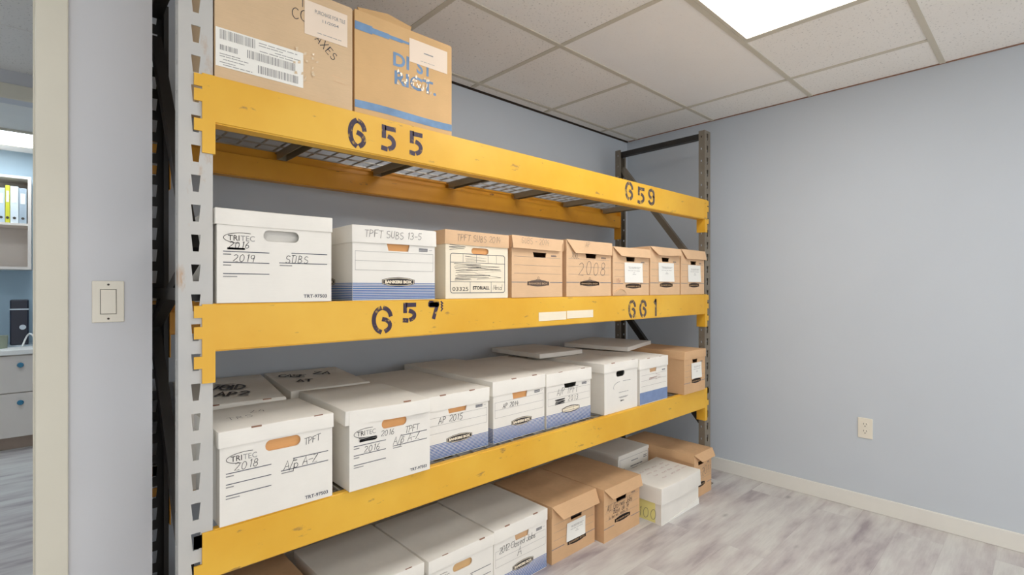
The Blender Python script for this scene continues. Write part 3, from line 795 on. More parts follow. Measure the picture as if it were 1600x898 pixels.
def kraft_front(b, label_uv=None, logo=(.5, .235), notes=(), rise=0, lines=True, ink='ink', figure=True, tiltlab=0.0, band=True):
    w, h = b.bw, b.h; P = b.fm; z_mid = b.t.location.z > 1
    def ln(bm):
        for v in (.67, .53, .395): ribbon(bm, [(.04 * w, v * h), (.96 * w, v * h)], .0008, P)
    if lines: b.part('printed_lines', 'line_print', ln)
    if band:
        b.part('printed_stripe', 'line_print', lambda bm: (ribbon(bm, [(.0 * w, .25 * h), (.27 * w, .25 * h)], .0032, P), ribbon(bm, [(.74 * w, .25 * h), (w, .25 * h)], .0032, P)))
    def lg(bm):
        uc, vc = logo[0] * w, logo[1] * h
        pts = arc(uc, vc, .215 * w, .055 * h, 0, 352, 22); bm.faces.new([bm.verts.new(P(u, v, .0003)) for u, v in pts])
        quad(bm, uc - .215 * w, uc + .215 * w, vc - .035 * h, vc + .03 * h, P, .0003)
        if figure: ribbon(bm, arc(uc, vc + .085 * h, .018 * w, .02 * h, 0, 340, 10), .0016, P, n=.0003); ribbon(bm, [(uc - .05 * w, vc + .055 * h), (uc, vc + .068 * h), (uc + .05 * w, vc + .055 * h)], .002, P, n=.0003)
    o = b.part('logo_badge', 'brownprint' if figure or z_mid else 'black', lg)
    b.part('badge_lettering', 'kraft', lambda bm: print_text(bm, 'BANKERS BOX', logo[0] * w, (logo[1] - .022) * h, .045 * h, P, .0, .37 * w, .0007, 'C'), o)
    b.part('printed_note', 'dkline', lambda bm: [tick_rows(bm, .76 * w, .87 * w, v * h, P, .0022, int(v * 999)) for v in (.70, .715)])
    if notes:
        for i, a in enumerate(notes):
            b.part('handwriting', ink, lambda bm: pen(bm, a[0], a[1] * w, a[2] * h, a[3], P, a[5] if len(a) > 5 else .002, .12, rise, .07, a[4] if len(a) > 4 else 1.0, 51 + i, n=.0005))
    if label_uv:
        u0, u1, v0, v1 = label_uv; u0 *= w; u1 *= w; v0 *= h; v1 *= h
        def sheet(bm):
            n = 6; g = {}
            for i in range(n + 1):
                for j in range(n + 1):
                    for q in (0, 1):
                        a, c = i / n, j / n
                        g[i, j, q] = bm.verts.new(P(u0 + (u1 - u0) * a + tiltlab * (1 - c), v0 + (v1 - v0) * c, .0012 + .0006 * q + .004 * (1 - c) ** 2 * (.4 + .6 * a)))
            for i in range(n):
                for j in range(n):
                    bm.faces.new((g[i, j, 1], g[i + 1, j, 1], g[i + 1, j + 1, 1], g[i, j + 1, 1])); bm.faces.new((g[i, j + 1, 0], g[i + 1, j + 1, 0], g[i + 1, j, 0], g[i, j, 0]))
        pl = b.part('paper_label', 'paper', sheet, label='white paper label taped to the front')
        def rows(bm):
            for k, (v, a, c) in enumerate(((.78, .18, .86), (.72, .22, .8), (.6, .16, .84), (.5, .46, .54), (.42, .42, .6))):
                tick_rows(bm, u0 + (u1 - u0) * a, u0 + (u1 - u0) * c, v0 + (v1 - v0) * v, P, .0016, 7 + k, n=.0048)
        b.part('printed_text', 'grey_print', rows, pl)

TZ, MZ, LZ = (z + .001 for z in TOPS)
# ---- middle shelf, left to right
HO = ('oval', .53, .735, .048, .0155)
b = Box('white file box dated 2019, first on the middle shelf by the left upright', .3255, .6395, 1.483, .39, .251, MZ, 'white', hole=HO, lid_h=.043, inner='white', inset=.016)
form_front(b, [('2016', .09, .585, .017, 0, 1.15), ('scr', .08, .22, .572, .582), ('2019', .12, .44, .019, 0, 1.1), ('SUBS', .56, .443, .021, 0, 1.1)])
b = Box('white blue-striped file box marked TPFT SUBS 13-5 on its lid, on the middle shelf', .7045, 1.0165, 1.485, .41, .239, MZ, 'white', hole=('trap', .53, .725, .043, .0115), lid_h=.055, rot=-1.0)
stripe_front(b, .25, .245, side=True)
b.part('handwriting', 'pen', lambda bm: pen(bm, 'TPFT SUBS 13-5', .13 * b.w, .34 * .055, .024, lambda u, v, n=0: b.lf(u / b.w, v / .055, n), .0014, .1, 0, .05, .92, 4), b.lid)
badge(b, lambda u, v, n=0: Vector((-b.bw / 2 - .0006 - n, -b.bd / 2 + b.bd - u, v)), b.bd * .5, .25 * b.h, .07, .016)

b = Box('cream file box with scribbled-over form and number 03325, third on the middle shelf', 1.057, 1.366, 1.486, .39, .250, MZ, 'ivory', hole=('oval', .53, .716, .042, .0115), lid_h=.052, lid_mat='kraft', rot=-.6)
w, h, P = b.bw, b.h, b.fm
def form(bm):
    ribbon(bm, rrect(.07 * w, .945 * w, .085 * h, .665 * h, .010), .0024, P, True)
    for v in (.535, .25): ribbon(bm, [(.07 * w, v * h), (.945 * w, v * h)], .0016, P)
    for u in (.26, .47, .66, .80): ribbon(bm, [(u * w, .535 * h), (u * w, .665 * h)], .0011, P)
    for u in (.37, .71): ribbon(bm, [(u * w, .085 * h), (u * w, .25 * h)], .0016, P)
b.part('printed_lines', 'dkline', form)
b.part('printed_text', 'black', lambda bm: print_text(bm, '03325', .10 * w, .115 * h, .021, P, 0, .24 * w)); b.part('printed_text', 'black', lambda bm: print_text(bm, 'STOR/ALL', .41 * w, .135 * h, .017, P, .0006, .27 * w))
def hs(bm):
    for i, q in enumerate(((.28, .64, .555, .63), (.12, .55, .46, .52), (.12, .50, .38, .44), (.3, .9, .42, .50), (.14, .7, .31, .36), (.12, .4, .27, .30), (.45, .9, .28, .46))): scribble(bm, q[0] * w, q[1] * w, q[2] * h, q[3] * h, P, .0015, 2, i)
    pen(bm, 'Manual', .74 * w, .13 * h, .02, P, .0013, .2, 0, .05, .55, 3)
    scribble(bm, .05 * w, .3 * w, .72 * h, .79 * h, P, .002, 2, 9)
b.part('handwriting', 'ink', hs)
b.part('handwriting', 'pen', lambda bm: pen(bm, 'TPFT SUBS 2014', .16 * b.w, .016, .024, lambda u, v, n=0: b.lf(u / b.w, v / .052, n), .0012, .1, 0, .06, .92, 14), b.lid)

kg = None
b = Box('kraft file box with blank ruled front and wavy lid flap, on the middle shelf', 1.374, 1.692, 1.484, .39, .252, MZ, 'kraft', hole=('trap', .53, .71, .042, .0105), inner=None, lid='flap', lid_h=.05, flap=(.052, .0, .028, 9, .35), rot=.6)
kraft_front(b)
b.part('handwriting', 'pen', lambda bm: pen(bm, 'SUBS - 2014', .14 * b.w, .014, .024, lambda u, v, n=0: Vector((-b.w / 2 + u, -b.d / 2 - .0105 - n, -.045 + v)), .0011, .1, 0, .06, .95, 15), b.lid)
b = Box('kraft file box with 2008 written large on its front, fifth on the middle shelf', 1.7125, 2.054, 1.484, .39, .258, MZ, 'kraft', hole=('trap', .53, .735, .042, .0115), lid='flap', lid_h=.05, flap=(.060, .055, .008, 7, .15), inner=None)
kraft_front(b, notes=(('2008', .24, .375, .062, 1.2, .0021), ('XXL', .10, .67, .030, .85, .0014)), ink='pen')
b.part('handwriting', 'pen', lambda bm: pen(bm, 'AP', .36 * b.w, .016, .024, lambda u, v, n=0: Vector((-b.w / 2 + u, -b.d / 2 - .0095 - n, -.045 + v)), .0013, .1, 0, .06, 1, 16), b.lid)
b = Box('kraft file box with white label and torn bottom corner, right of the 2008 box', 2.062, 2.396, 1.484, .39, .245, MZ, 'kraft', hole=('trap', .47, .76, .04, .0115), lid='flap', lid_h=.048, flap=(.048, .052, .012, 16, .1), inner=None)
kraft_front(b, (.30, .80, .27, .69), (.55, .20), figure=False)
def torn(bm):
    P_ = b.fm; pts = [(-.004, .012), (.05, .035), (.085, .028), (.12, .006), (.06, .004), (.0, .002)]
    f = [bm.verts.new(P_(u, v, .010 if 0 < i < 3 else .002)) for i, (u, v) in enumerate(pts)]; k = [bm.verts.new(P_(u, v, .0005)) for i, (u, v) in enumerate(pts)]
    bm.faces.new(f); bm.faces.new(k[::-1])
    for i in range(6): bm.faces.new((f[i], k[i], k[(i + 1) % 6], f[(i + 1) % 6]))
b.part('torn_flap', 'kraft', torn, label='torn curled kraft paper')
b.part('handwriting', 'redpen', lambda bm: pen(bm, 'USA', .09 * b.bw, .27 * b.h, .02, b.fm, .0013, .1, 0, .06, .8, 16, n=.0005))
b = Box('kraft file box with white label under a wavy lifted lid flap, on the middle shelf', 2.401, 2.725, 1.484, .39, .264, MZ, 'kraft', hole=('trap', .50, .745, .04, .0115), lid='flap', lid_h=.048, flap=(.046, .058, .028, 18, .55), inner=None, seed=3)
kraft_front(b, (.26, .78, .28, .68), (.53, .21), figure=False)
b = Box('kraft file box with white label, last on the middle shelf by the right upright', 2.733, 3.028, 1.484, .39, .266, MZ, 'kraft', hole=('trap', .52, .71, .036, .011), lid='flap', lid_h=.05, flap=(.056, .05, .0, 12, .1), inner=None)
kraft_front(b, (.28, .82, .28, .66), (.55, .21), figure=False)

# ---- lowest shelf, front row
b = Box('white file box dated 2018, first on the lowest shelf by the left upright', .332, .642, 1.482, .290, .250, LZ, 'white', hole=('oval', .53, .755, .048, .0155), lid_h=.043, slits=(.30, .85))
form_front(b, [('2018', .11, .562, .021, .0, 1.1), ('TPFT', .72, .68, .019, .10, .85), ('A/p A-Z', .53, .445, .025, .02, .84)])
b.part('handwriting', 'pen', lambda bm: (pen(bm, 'TRS', .15 * b.w, .36 * b.d, .03, lambda u, v, n=0: b.lt(u / b.w, v / b.d, n), .0018, .1, 0, .08, 1.1, 5), pen(bm, 'Z4', .38 * b.w, .52 * b.d, .03, lambda u, v, n=0: b.lt(u / b.w, v / b.d, n), .0018, .1, 0, .08, 1.1, 6)), b.lid)
b = Box('white file box marked 2016 with crossed-out note and skewed lid, on the lowest shelf', .682, .983, 1.468, .395, .250, LZ, 'white', hole=('oval', .53, .75, .046, .0155), lid_h=.045, tilt=(0, 0), amp=.003, slits=(.72,), seed=12)
b.lid.rotation_euler = (0, 0, R(-1.5)); b.lid.location.x -= .006
form_front(b, [('scr', .10, .32, .585, .63), ('2016', .36, .60, .018, .0, 1.0), ('2016', .16, .445, .019, .0, 1.1), ('TPFT', .66, .575, .022, .02, .85), ('A/p A-Z', .51, .452, .026, .02, .84)])
LSL = (.28, .72)
b = Box('white blue-striped file box marked AP 2015 on the lowest shelf', .990, 1.3015, 1.532, .60, .232, LZ, 'white', hole=('trap', .50, .735, .046, .0125), inner='inner', lid_h=.055, slits=LSL, rot=0)
stripe_front(b, .26, .25, notes=(('AP 2015', .21, .555, .024, 1.0),), rise=.0)
b = Box('blue-striped file box with bright orange-brown hand hole, right of the AP 2015 box', 1.3085, 1.620, 1.528, .66, .250, LZ, 'white', hole=('trap', .50, .716, .046, .0150), inner='inner', lid_h=.058, slits=(.38, .78), rot=1.0)
stripe_front(b, .265, .25, notes=(('AP 2014', .17, .545, .019, 1.0),), side=True)
b = Box('white blue-striped file box with A/P TPFT and blacked-out note, on the lowest shelf', 1.628, 1.948, 1.528, .60, .243, LZ, 'white', hole=('trap', .52, .728, .044, .0120), inner=None, lid_h=.056, slits=(.3, .8))
stripe_front(b, .27, .25, notes=(('A/P TPFT', .22, .575, .030, .9), ('scr', .18, .40, .405, .50), ('2013', .46, .42, .024, 1.2)), outline=True, penw=.0016)
b = Box('plain white file box with small oval hand hole on the lowest shelf', 2.012, 2.306, 1.498, .60, .251, LZ, 'white', hole=('oval', .47, .765, .036, .0155), inner=None, lid_h=.045, slits=(.25, .85))
def faint(bm):
    w, h, P = b.bw, b.h, b.fm
    ribbon(bm, arc(.46 * w, .5 * h, .2 * w, .1 * h, 95, 200, 12), .0026, P)
    for v, a, c in ((.60, .55, .78), (.38, .42, .72), (.285, .42, .7), (.27, .45, .66)): tick_rows(bm, a * w, c * w, v * h, P, .0026, int(v * 100))
b.part('printed_lines', 'grey_print', faint)
b.part('handwriting', 'ink', lambda bm: scribble(bm, .46 * b.bw, .58 * b.bw, .195 * b.h, .22 * b.h, b.fm, .002, 3, 2))
b = Box('white file box with solid blue base band and faded red scribble, on the lowest shelf', 2.313, 2.600, 1.492, .60, .245, LZ, 'white', hole=('trap', .47, .725, .036, .0105), inner='kraft2', lid_h=.055, slits=(.3, .72))
w, h, P = b.bw, b.h, b.fm
b.part('stripe_band', 'bluepale', lambda bm: slab(bm, 0, w, .015 * h, .27 * h, P, 0, .0003))
b.part('printed_lines', 'grey_print', lambda bm: [ribbon(bm, [(.04 * w, v * h), (.96 * w, v * h)], .001, P) for v in (.64, .52, .40)])
b.part('handwriting', 'redpen', lambda bm: (scribble(bm, .32 * w, .6 * w, .53 * h, .565 * h, P, .0018, 2, 4), scribble(bm, .55 * w, .75 * w, .50 * h, .62 * h, P, .0018, 2, 5)))
b.part('printed_note', 'dkline', lambda bm: [tick_rows(bm, .80 * w, .92 * w, v * h, P, .0026, 3) for v in (.68, .70)])
b = Box('kraft file box with curling white label at the right end of the lowest shelf', 2.738, 3.004, 1.466, .50, .252, LZ, 'kraft2', hole=('trap', .50, .745, .032, .0105), inner=None, lid_h=.048)
kraft_front(b, (.32, .80, .33, .70), (.56, .27), figure=False)
SP = lambda u, v, n=0: Vector((-b.bw / 2 - .0006 - n, b.bd / 2 - u, v))
b.part('logo_badge', 'black', lambda bm: bm.faces.new([bm.verts.new(SP(.15 + u, .06 + v, .0003)) for u, v in arc(0, 0, .07, .016, 0, 345, 20)]), label='dark oval badge on the side')
# ---- lowest shelf, rear row
b = Box('white file box with black notes on its lid, behind the 2018 box', .330, .634, 1.800, .465, .262, LZ, 'white', rot=-6.5, lid_h=.05, tilt=(1.6, 0), slits=(.3, .8))
LT = lambda u, v, n=0: b.lt(u, v, n)
b.part('handwriting', 'ink', lambda bm: (pen(bm, 'VOID', .30, .50, .17, LT, .030, .1, -.25, .05, .85, 3), pen(bm, 'AP2', .34, .26, .15, LT, .03, .1, -.3, .05, 1, 4), scribble(bm, .4, .62, .55, .68, LT, .02, 3, 3)), b.lid)
b = Box('white file box with CASE AT written on its lid, behind the 2016 box', .667, .971, 1.873, .39, .258, LZ, 'white', rot=-3.5, lid_h=.05, tilt=(2.2, 0))
LT2 = lambda u, v, n=0: b.lt(u, v, n)
b.part('handwriting', 'ink', lambda bm: (pen(bm, 'CASE', .08, .70, .13, LT2, .024, .1, -.45, .05, .85, 3), pen(bm, 'AT', .20, .36, .13, LT2, .024, .1, -.3, .05, 1, 4), pen(bm, 'ZA', .52, .66, .16, LT2, .026, .1, -.45, .05, 1, 4)), b.lid)
def loose(label, x, y, z, w, d, hs, rot, seed):
    o = obj('box_lid', lid_mesh(w, d, hs, seed=seed, amp=.0015), M['white'], smooth=35); o.location = (x, y, z + hs); o.rotation_euler = (0, 0, R(rot)); tag(o, label, 'box lid')
loose('loose white lid resting across the blue-striped boxes on the lowest shelf', 2.08, 2.03, LZ + .2535, .34, .40, .024, -1.5, 21)
loose('loose white lid lying askew near the right end of the lowest shelf', 2.68, 1.965, LZ + .2545, .44, .42, .024, 14, 22)

# ---- floor row under the rack
b = Box('kraft file box in deep shadow on the floor at the left end of the row', .345, .655, 1.56, .40, .262, 0, 'kraft2', lid_h=.05)
b = Box('plain white file box at the left of the floor row, beside the shadowed kraft box', .688, 1.004, 1.545, .40, .263, 0, 'white', lid_h=.045, slits=(.35, .80), hole=('oval', .53, .74, .046, .0155))
form_front(b, [])
b = Box('white file box with orange hand-hole flap on the floor left of the closed jobs box', 1.012, 1.328, 1.532, .40, .263, 0, 'white', lid_h=.045, slits=(.24, .80), hole=('oval', .50, .74, .046, .0155), inner='kraft4')
form_front(b, [])
b = Box('white blue-striped file box marked 2012 Closed Jobs A on the floor', 1.334, 1.655, 1.545, .40, .263, 0, 'white', lid_h=.052, slits=(.24, .76), hole=('trap', .51, .735, .042, .0125), inner='kraft2')
stripe_front(b, .27, .25, notes=(('2012 Closed Jobs', .09, .60, .027, .74), ('A', .42, .44, .040)), penw=.0018)
b = Box('kraft file box with slanted white label on the floor beside the closed jobs box', 1.672, 1.992, 1.536, .40, .263, 0, 'kraft2', lid='flap', lid_h=.05, flap=(.068, .055, .0, 20, .05), hole=('trap', .55, .665, .044, .0125), inner=None)
kraft_front(b, (.33, .76, .27, .59), (.56, .235), figure=False, tiltlab=-.006)
SP = lambda u, v, n=0: Vector((-b.bw / 2 - .0006 - n, b.bd / 2 - u, v))
b = Box('kraft file box covered in handwritten job notes on the floor', 2.000, 2.318, 1.492, .45, .263, 0, 'kraft2', lid='flap', lid_h=.055, flap=(.058, .055, .0, 14, .08), hole=('trap', .47, .70, .046, .0125), inner=None)
kraft_front(b, None, (.50, .32), figure=False, notes=(('ALL Crownes Jobs', .07, .555, .030, .66, .0022), ('Basemobile', .24, .465, .027, .72, .0020), ('lumbermen contracts', .12, .40, .017, .78, .0014)))
b = Box('small white carton with yellow end label on the floor in front of the row', 2.362, 2.786, 1.392, .285, .200, 0, 'white', lid_h=.088, over=.009, crown=.006, amp=.003, seed=5)
SPL = lambda u, v, n=0: Vector((-b.bw / 2 - .0006 - n, b.bd / 2 - u, v))
yl = b.part('paper_label', 'yellowpaper', lambda bm: slab(bm, .05, .232, .006, .110, SPL, 0, .0006), label='yellow label with pen writing')
b.part('handwriting', 'pen', lambda bm: pen(bm, '100', .125, .016, .055, SPL, .0022, .15, .05, .04, 1.1, 7, n=.001), yl)
def notes6(bm):
    g = random.Random(4); LT6 = lambda u, v, n=0: b.lt(u / b.w, v / b.d, n + .0055)
    for r_ in range(4):
        x = .09 + .01 * r_
        for wd in range(4): l = g.uniform(.03, .07); pen(bm, ''.join(g.choice('nouesarl') for _ in range(5)), x, .19 - .042 * r_ + g.uniform(-.004, .004), .016, LT6, .0011, .2, 0, .06, .8, r_ * 9 + wd); x += l + .02
b.part('handwriting', 'redpen', notes6, b.lid)
def wedge(bm):
    vs = [bm.verts.new(b.fm(u * b.bw, v, n)) for n in (.0, .003) for u, v in ((.02, .001), (1, .001), (1, .035))]
    for f in ((2, 1, 0), (3, 4, 5), (0, 1, 4, 3), (1, 2, 5, 4), (2, 0, 3, 5)): bm.faces.new([vs[i] for i in f])
b.part('lifted_edge', 'paper', wedge)
b = Box('white carton with printed end panel behind the small carton on the floor', 2.462, 2.792, 1.735, .40, .263, 0, 'white', lid_h=.02)
w, h, P = b.bw, b.h, b.fm
def pr7(bm):
    ribbon(bm, rrect(.05 * w, .97 * w, .35 * h, .88 * h, .004), .0012, P, True)
    for v, a, c, q in ((.78, .42, .64, .004), (.66, .40, .80, .005), (.60, .42, .62, .003), (.80, .83, .94, .004), (.76, .83, .94, .004), (.66, .10, .2, .003)): tick_rows(bm, a * w, c * w, v * h, P, q, int(v * 50 + a * 100))
b.part('printed_text', 'dkline', pr7)
b = Box('kraft file box with lifted flap at the right end of the floor row', 2.803, 3.033, 1.440, .48, .263, 0, 'kraft2', lid='flap', lid_h=.05, flap=(.052, .062, .0, 24, .05), hole=('trap', .4, .76, .036, .0115), inner=None)
kraft_front(b, None, (.40, .27), figure=False, notes=(('2011', .42, .44, .05, .9, .0024),), ink='pen')

# ---- top shelf
b = Box('tan carton with shipping label and taped paper notice on the top shelf', .326, .706, 1.494, .42, .318, TZ, 'kraft3', lid=None, name='cardboard_carton', cat='cardboard carton')
P = b.fm; w, h = b.bw, b.h
lab = b.part('shipping_label', 'paper', lambda bm: slab(bm, .002, .228, .030, .132, P, 0, .0005), label='white shipping label with bar codes')
def bars(bm):
    g = random.Random(2)
    for u0, u1, v0, v1 in ((.012, .098, .103, .128), (.012, .055, .074, .088), (.078, .205, .072, .094), (.105, .215, .038, .060)):
        x = u0
        while x < u1: k = g.choice((.0010, .0014, .0024)); quad(bm, x, min(u1, x + k), v0, v1, P, .0008); x += k + g.choice((.001, .0016, .0024))
b.part('bar_code', 'grey_print', bars, lab)
for rows in (((.122, .108, .21), (.115, .108, .17), (.107, .15, .22), (.1, .11, .2)), ((.064, .012, .06), (.058, .012, .08), (.05, .02, .075), (.042, .012, .05), (.036, .02, .09))):
    b.part('printed_text', 'grey_print', lambda bm: [tick_rows(bm, a, c, v, P, .002, int(v * 2000 + a * 100), n=.0008) for v, a, c in rows], lab)
pp = b.part('paper_notice', 'paperpink', lambda bm: slab(bm, .232, .363, .192, .292, P, 0, .0006), label='pale paper notice taped to the front')
for q in (lambda bm: print_text(bm, 'PURCHASE FOR TILE', .262, .262, .016, P, .0002, .094, .0009), lambda bm: print_text(bm, '11/2004', .285, .242, .012, P, .0002, .05, .0009), lambda bm: tick_rows(bm, .27, .345, .206, P, .002, 4, n=.0009)):
    b.part('printed_text', 'grey_print', q, pp)
b.part('handwriting', 'ink', lambda bm: (pen(bm, 'CO', .196, .226, .032, P, .0022, .0, 0, .04, 1, 3), pen(bm, 'AXES', .262, .185, .025, P, .0022, .0, -.72, .05, 1.05, 3), pen(bm, 'I', .222, .268, .03, P, .0022, 0, 0, .04, 1, 3)))
def tapes(bm):
    g = random.Random(6)
    for k in range(18):
        x, z = .2 + g.random() * .07, .05 + g.random() * .09; bm.faces.new([bm.verts.new(P(x + a * g.uniform(.002, .006), z + c * g.uniform(.002, .006), .0008 + g.random() * .002)) for a, c in ((-1, -1), (1, -.6), (.8, 1), (-.7, .8))])
b.part('clear_tape', 'tape', tapes, label='crinkled clear tape')
b.part('printed_lines', 'kraft', lambda bm: (ribbon(bm, [(.315, .092), (.36, .090)], .0012, P), ribbon(bm, [(.318, .078), (.365, .074)], .0012, P)))
b.part('lid_flap', 'kraft3', lambda bm: (bx(bm, -w / 2 + .002, w / 2 - .002, -b.bd / 2 + .002, -.002, h + .0002, h + .004), bx(bm, -w / 2 + .002, w / 2 - .002, .002, b.bd / 2 - .002, h + .0002, h + .004)), b.t)

b = Box('orange-brown carton with blue printed bands and lettering on the top shelf', .716, 1.088, 1.494, .40, .322, TZ, 'kraft4', lid=None, name='cardboard_carton', cat='cardboard carton', rot=-.5)
P = b.fm; w, h = b.bw, b.h
def band(v0, v1, k):
    def f(bm):
        n = 10
        for i in range(n):
            a, c = w * i / n, w * (i + 1) / n
            d0, d1 = k * math.sin(i * .6), k * math.sin((i + 1) * .6)
            bm.faces.new([bm.verts.new(P(*q, .0003)) for q in ((a, v0 + d0), (c, v0 + d1), (c, v1 + d1), (a, v1 + d0))])
    return f
b.part('printed_band', 'blueink', band(.016, .040, .002))
def topband(bm):
    quad(bm, .0, .06, .262, .288, P, .0003); quad(bm, .06, .12, .266, .284, P, .0003); quad(bm, .12, .17, .270, .282, P, .0003); quad(bm, .17, .21, .273, .281, P, .0003)
b.part('printed_band', 'blueink', topband)
for q in (lambda bm: print_text(bm, 'DI', .135, .188, .062, P, .0016, .060), lambda bm: print_text(bm, 'ST', .225, .188, .062, P, .0016, .062), lambda bm: print_text(bm, 'RICT.', .140, .128, .062, P, .0016, .165)):
    b.part('printed_lettering', 'blueink', q)
pn = b.part('paper_notice', 'paperpink', lambda bm: slab(bm, .196, .352, .218, .298, P, 0, .0006), label='pale paper notice taped to the front')
for q in (lambda bm: tick_rows(bm, .255, .29, .262, P, .004, 2, n=.0009), lambda bm: tick_rows(bm, .24, .30, .232, P, .0015, 3, n=.0009)):
    b.part('printed_text', 'grey_print', q, pn)
def tapes2(bm):
    g = random.Random(9)
    for k in range(30):
        x, z = .15 + g.random() * .13, .125 + g.random() * .05; bm.faces.new([bm.verts.new(P(x + a * g.uniform(.001, .007), z + c * g.uniform(.002, .009), .0008 + g.random() * .002)) for a, c in ((-1, -1), (1, -.6), (.8, 1), (-.7, .8))])
b.part('clear_tape', 'tape', tapes2, label='crinkled clear tape')
fl = bmesh.new(); bx(fl, -w / 2 + .002, w / 2 - .002, -b.bd / 2 + .002, -.004, h + .0002, h + .004); bx(fl, -w / 2 + .002, w / 2 - .002, .004, b.bd / 2 - .002, h + .0002, h + .004)
obj('lid_flap', fl, M['kraft4'], b.t)
fl = bmesh.new(); pts = [(-.165, -.004), (.02, -.004), (.035, .03), (-.05, .05), (-.165, .022)]
poly_prism(fl, pts, .004, lambda u, v, n: Vector((u, -.188 + .5 * v - n, h + .005 + v * .9)))
obj('raised_flap', fl, M['kraft4'], b.t)['label'] = 'bent-up torn top flap'

# ---------------------------------------------------------------- hall and office seen through the doorway
HX0, HX1, YH = -1.7, .10, 3.79
bm = bmesh.new()
bx(bm, HX1, HX1 + .02, YD + .12, YH, 0, CEIL + .1); bx(bm, HX0 - .1, HX0, YD + .12, YH, 0, CEIL + .1)
struct('wall_hall', bm, M['wall_door'])
bm = bmesh.new(); OH = 2.262
bx(bm, HX0 - .1, -1.0, YH, YH + .12, 0, CEIL + .1); bx(bm, .04, 1.6, YH, YH + .12, 0, CEIL + .1); bx(bm, -1.0, .04, YH, YH + .12, OH, CEIL + .1)
struct('wall_office', bm, M['wall_door'])
bm = bmesh.new()
bx(bm, -1.06, .10 - .002, YH - .014, YH - .001, OH - .004, OH + .075, .003); bx(bm, .036, .096, YH - .014, YH - .001, 0, OH - .005, .003); bx(bm, -1.06, -1.0, YH - .014, YH - .001, 0, OH - .005, .003)
struct('door_2', bm, M['trim'])
bm = bmesh.new(); bx(bm, HX0 - .1, HX1 + .02, YD + .12, YH, CEIL, CEIL + .02)
for y in (2.55, 3.16): bx(bm, HX0, HX1, y - .010, y + .010, CEIL - .003, CEIL - .0002)
struct('ceiling_hall', bm, M['tile'])
OY = 6.02
bm = bmesh.new(); bx(bm, HX0 - .1, 1.7, OY, OY + .1, 0, CEIL + .1); bx(bm, HX0 - .1, HX0, YH + .12, OY, 0, CEIL + .1); bx(bm, 1.6, 1.7, YH + .12, OY, 0, CEIL + .1)
struct('wall_office_far', bm, M['wall_office'])
struct('ceiling_office', box(HX0 - .1, 1.7, YH + .12, OY, CEIL, CEIL + .02), M['tile_smooth'])
troffer(-1.0, .22, 5.17, 5.74, 'cool white ceiling light panel in the office beyond the doorway', M['lamp2'], CEIL - .014, False)
troffer(-1.0, .22, 3.95, 4.34, 'unseen second cool light panel, added to light the office near its door', M['lamp2'], CEIL - .014, False)  # added to brighten the office, kept out of sight behind the door header
troffer(-1.30, -.70, 2.20, 2.80, 'unseen ceiling light panel, added to light the hall beyond the doorway', M['lamp2'], CEIL - .014, False)  # added light for the hall, never in view
# desk
t = thing('office_desk', 'pale desk with drawers and white top in the office beyond the doorway', 'desk', (-.2, 5.42, 0))
obj('desktop', box(-1.2, .75, -.02, .595, .737, .775, .004), M['counter'], t)
obj('cabinet_body', box(-1.18, .73, .025, .59, .10, .7365), M['cab'], t)
obj('toe_kick', box(-1.18, .73, .085, .58, 0, .0995), M['kick'], t)
for z0, z1 in ((.105, .440), (.447, .728)):
    for x0, x1 in ((-.365, .21), (-.945, -.37)):
        d = obj('drawer', box(x0, x1, .004, .0245, z0, z1, .002), M['cab'], t)
        k = bmesh.new(); xk = .064 if x0 > -.5 else -.66; cyl(k, (xk, -.004, z1 - .072), .008, .016, 'Y', 12); cyl(k, (xk, -.019, z1 - .072), .020, .015, 'Y', 16, .014)
        obj('knob', k, M['knob'], d)
# open wall cabinet with binders
t = thing('wall_cabinet', 'pale open wall cabinet holding ring binders above the office desk', 'wall cabinet', (-.53, OY - .165, 1.40))
bm = bmesh.new(); cw = .43
for q in ((-cw, cw, 0, .02), (-cw, cw, .735, .755), (-cw, cw, .355, .373)): bx(bm, q[0], q[1], -.16, .155, q[2], q[3])
obj('shelf_boards', bm, M['cab'], t)
for x in (-cw - .02, cw): obj('side_panel', box(x, x + .02, -.162, .157, 0, .755), M['cab'], t)
obj('back_panel', box(-cw, cw, .1555, .16, .0, .755), M['cab'], t)
xb = -.104
BL = [(.046, .285, 'bg', 'grey ring binder at the right end of the office cabinet'), (.048, .295, 'bw', 'white ring binder with round label between the grey and yellow binders'), (.026, .30, 'by', 'yellow-spined binder in the office cabinet'),
      (.044, .275, 'bb', 'pale blue binder left of the yellow binder'), (.038, .28, 'bw', 'white binder left of the pale blue binder'), (.05, .285, 'bg', 'grey-blue binder at the left of the visible row')]
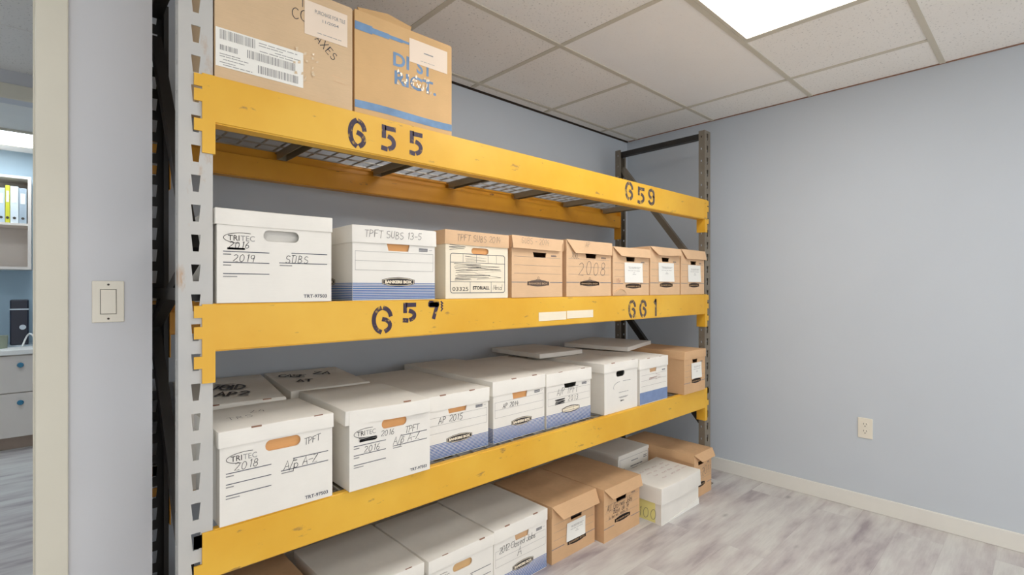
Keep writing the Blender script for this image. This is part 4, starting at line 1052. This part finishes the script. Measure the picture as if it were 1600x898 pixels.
for wd, hh, m, l in BL:
    xb -= wd + .002
    o = thing('ring_binder', l, 'binder', (xb + wd / 2, OY - .20, 1.7735), group='binders in the office cabinet')
    obj('cover', box(-wd / 2, wd / 2, -.115, .12, 0, hh, .003), M[m], o)
    k = bmesh.new(); cyl(k, (0, -.1155, .04), .010, .002, 'Y', 16); obj('finger_hole', k, M['slot'], o)
    obj('spine_label', box(-wd * .3, wd * .3, -.1162, -.1152, hh * .55, hh * .85), M['paper'], o)
# things on the desk
t = thing('desktop_machine', 'black desktop machine with silver band standing on the office desk', 'appliance', (-.150, 5.80, .7755))
bm = bmesh.new(); bx(bm, -.055, .055, -.09, .09, .0125, .378, .008); obj('housing', bm, M['blackplastic'], t)
obj('silver_band', box(-.056, .056, -.0935, -.0905, .296, .306), M['silver'], t)
bm = bmesh.new(); cyl(bm, (.02, -.0935, .155), .020, .006, 'Y', 20); obj('button', bm, M['silver'], t)
bm = bmesh.new(); cyl(bm, (-.0, -.05, .006), .085, .012, 'Z', 24); obj('base', bm, M['silver'], t)
bm = bmesh.new(); pts = [(-.13 + .08 * (k / 12), 5.60 + .03 * math.sin(k / 2), .782 + .10 * math.sin(PI * k / 12 * .9)) for k in range(13)]; tube(bm, pts, .006)
tag(obj('power_cord', bm, M['cord']), 'white looped cord on the office desk beside the black machine', 'cord')
bm = bmesh.new(); cyl(bm, (0, 0, .05), .04, .1, 'Z', 24, .046); o = obj('desk_cup', bm, M['green'], smooth=40); o.location = (-.255, 5.62, .7755); tag(o, 'grey-green cup on the office desk left of the black machine', 'cup')

# ---------------------------------------------------------------- camera, world, colour
cam = bpy.data.cameras.new('camera'); co = bpy.data.objects.new('camera', cam); COL.objects.link(co)
cam.sensor_width = 36; cam.lens = 786.0 / 1600 * 36; cam.clip_start = .02
co.location = (0, 0, 1.253); co.rotation_euler = (R(90), 0, R(-42.9)); S.camera = co
wd = bpy.data.worlds.new('world'); wd.use_nodes = True; S.world = wd
wd.node_tree.nodes['Background'].inputs[0].default_value = (.93, .96, 1, 1); wd.node_tree.nodes['Background'].inputs[1].default_value = 1.9
S.view_settings.view_transform = 'Standard'; S.view_settings.look = 'None'; S.view_settings.gamma = 1; S.view_settings.use_curve_mapping = False
S.view_settings.exposure = -0.24
S.cycles.max_bounces = 10; S.cycles.diffuse_bounces = 6; S.cycles.use_denoising = True; S.cycles.sample_clamp_indirect = 10
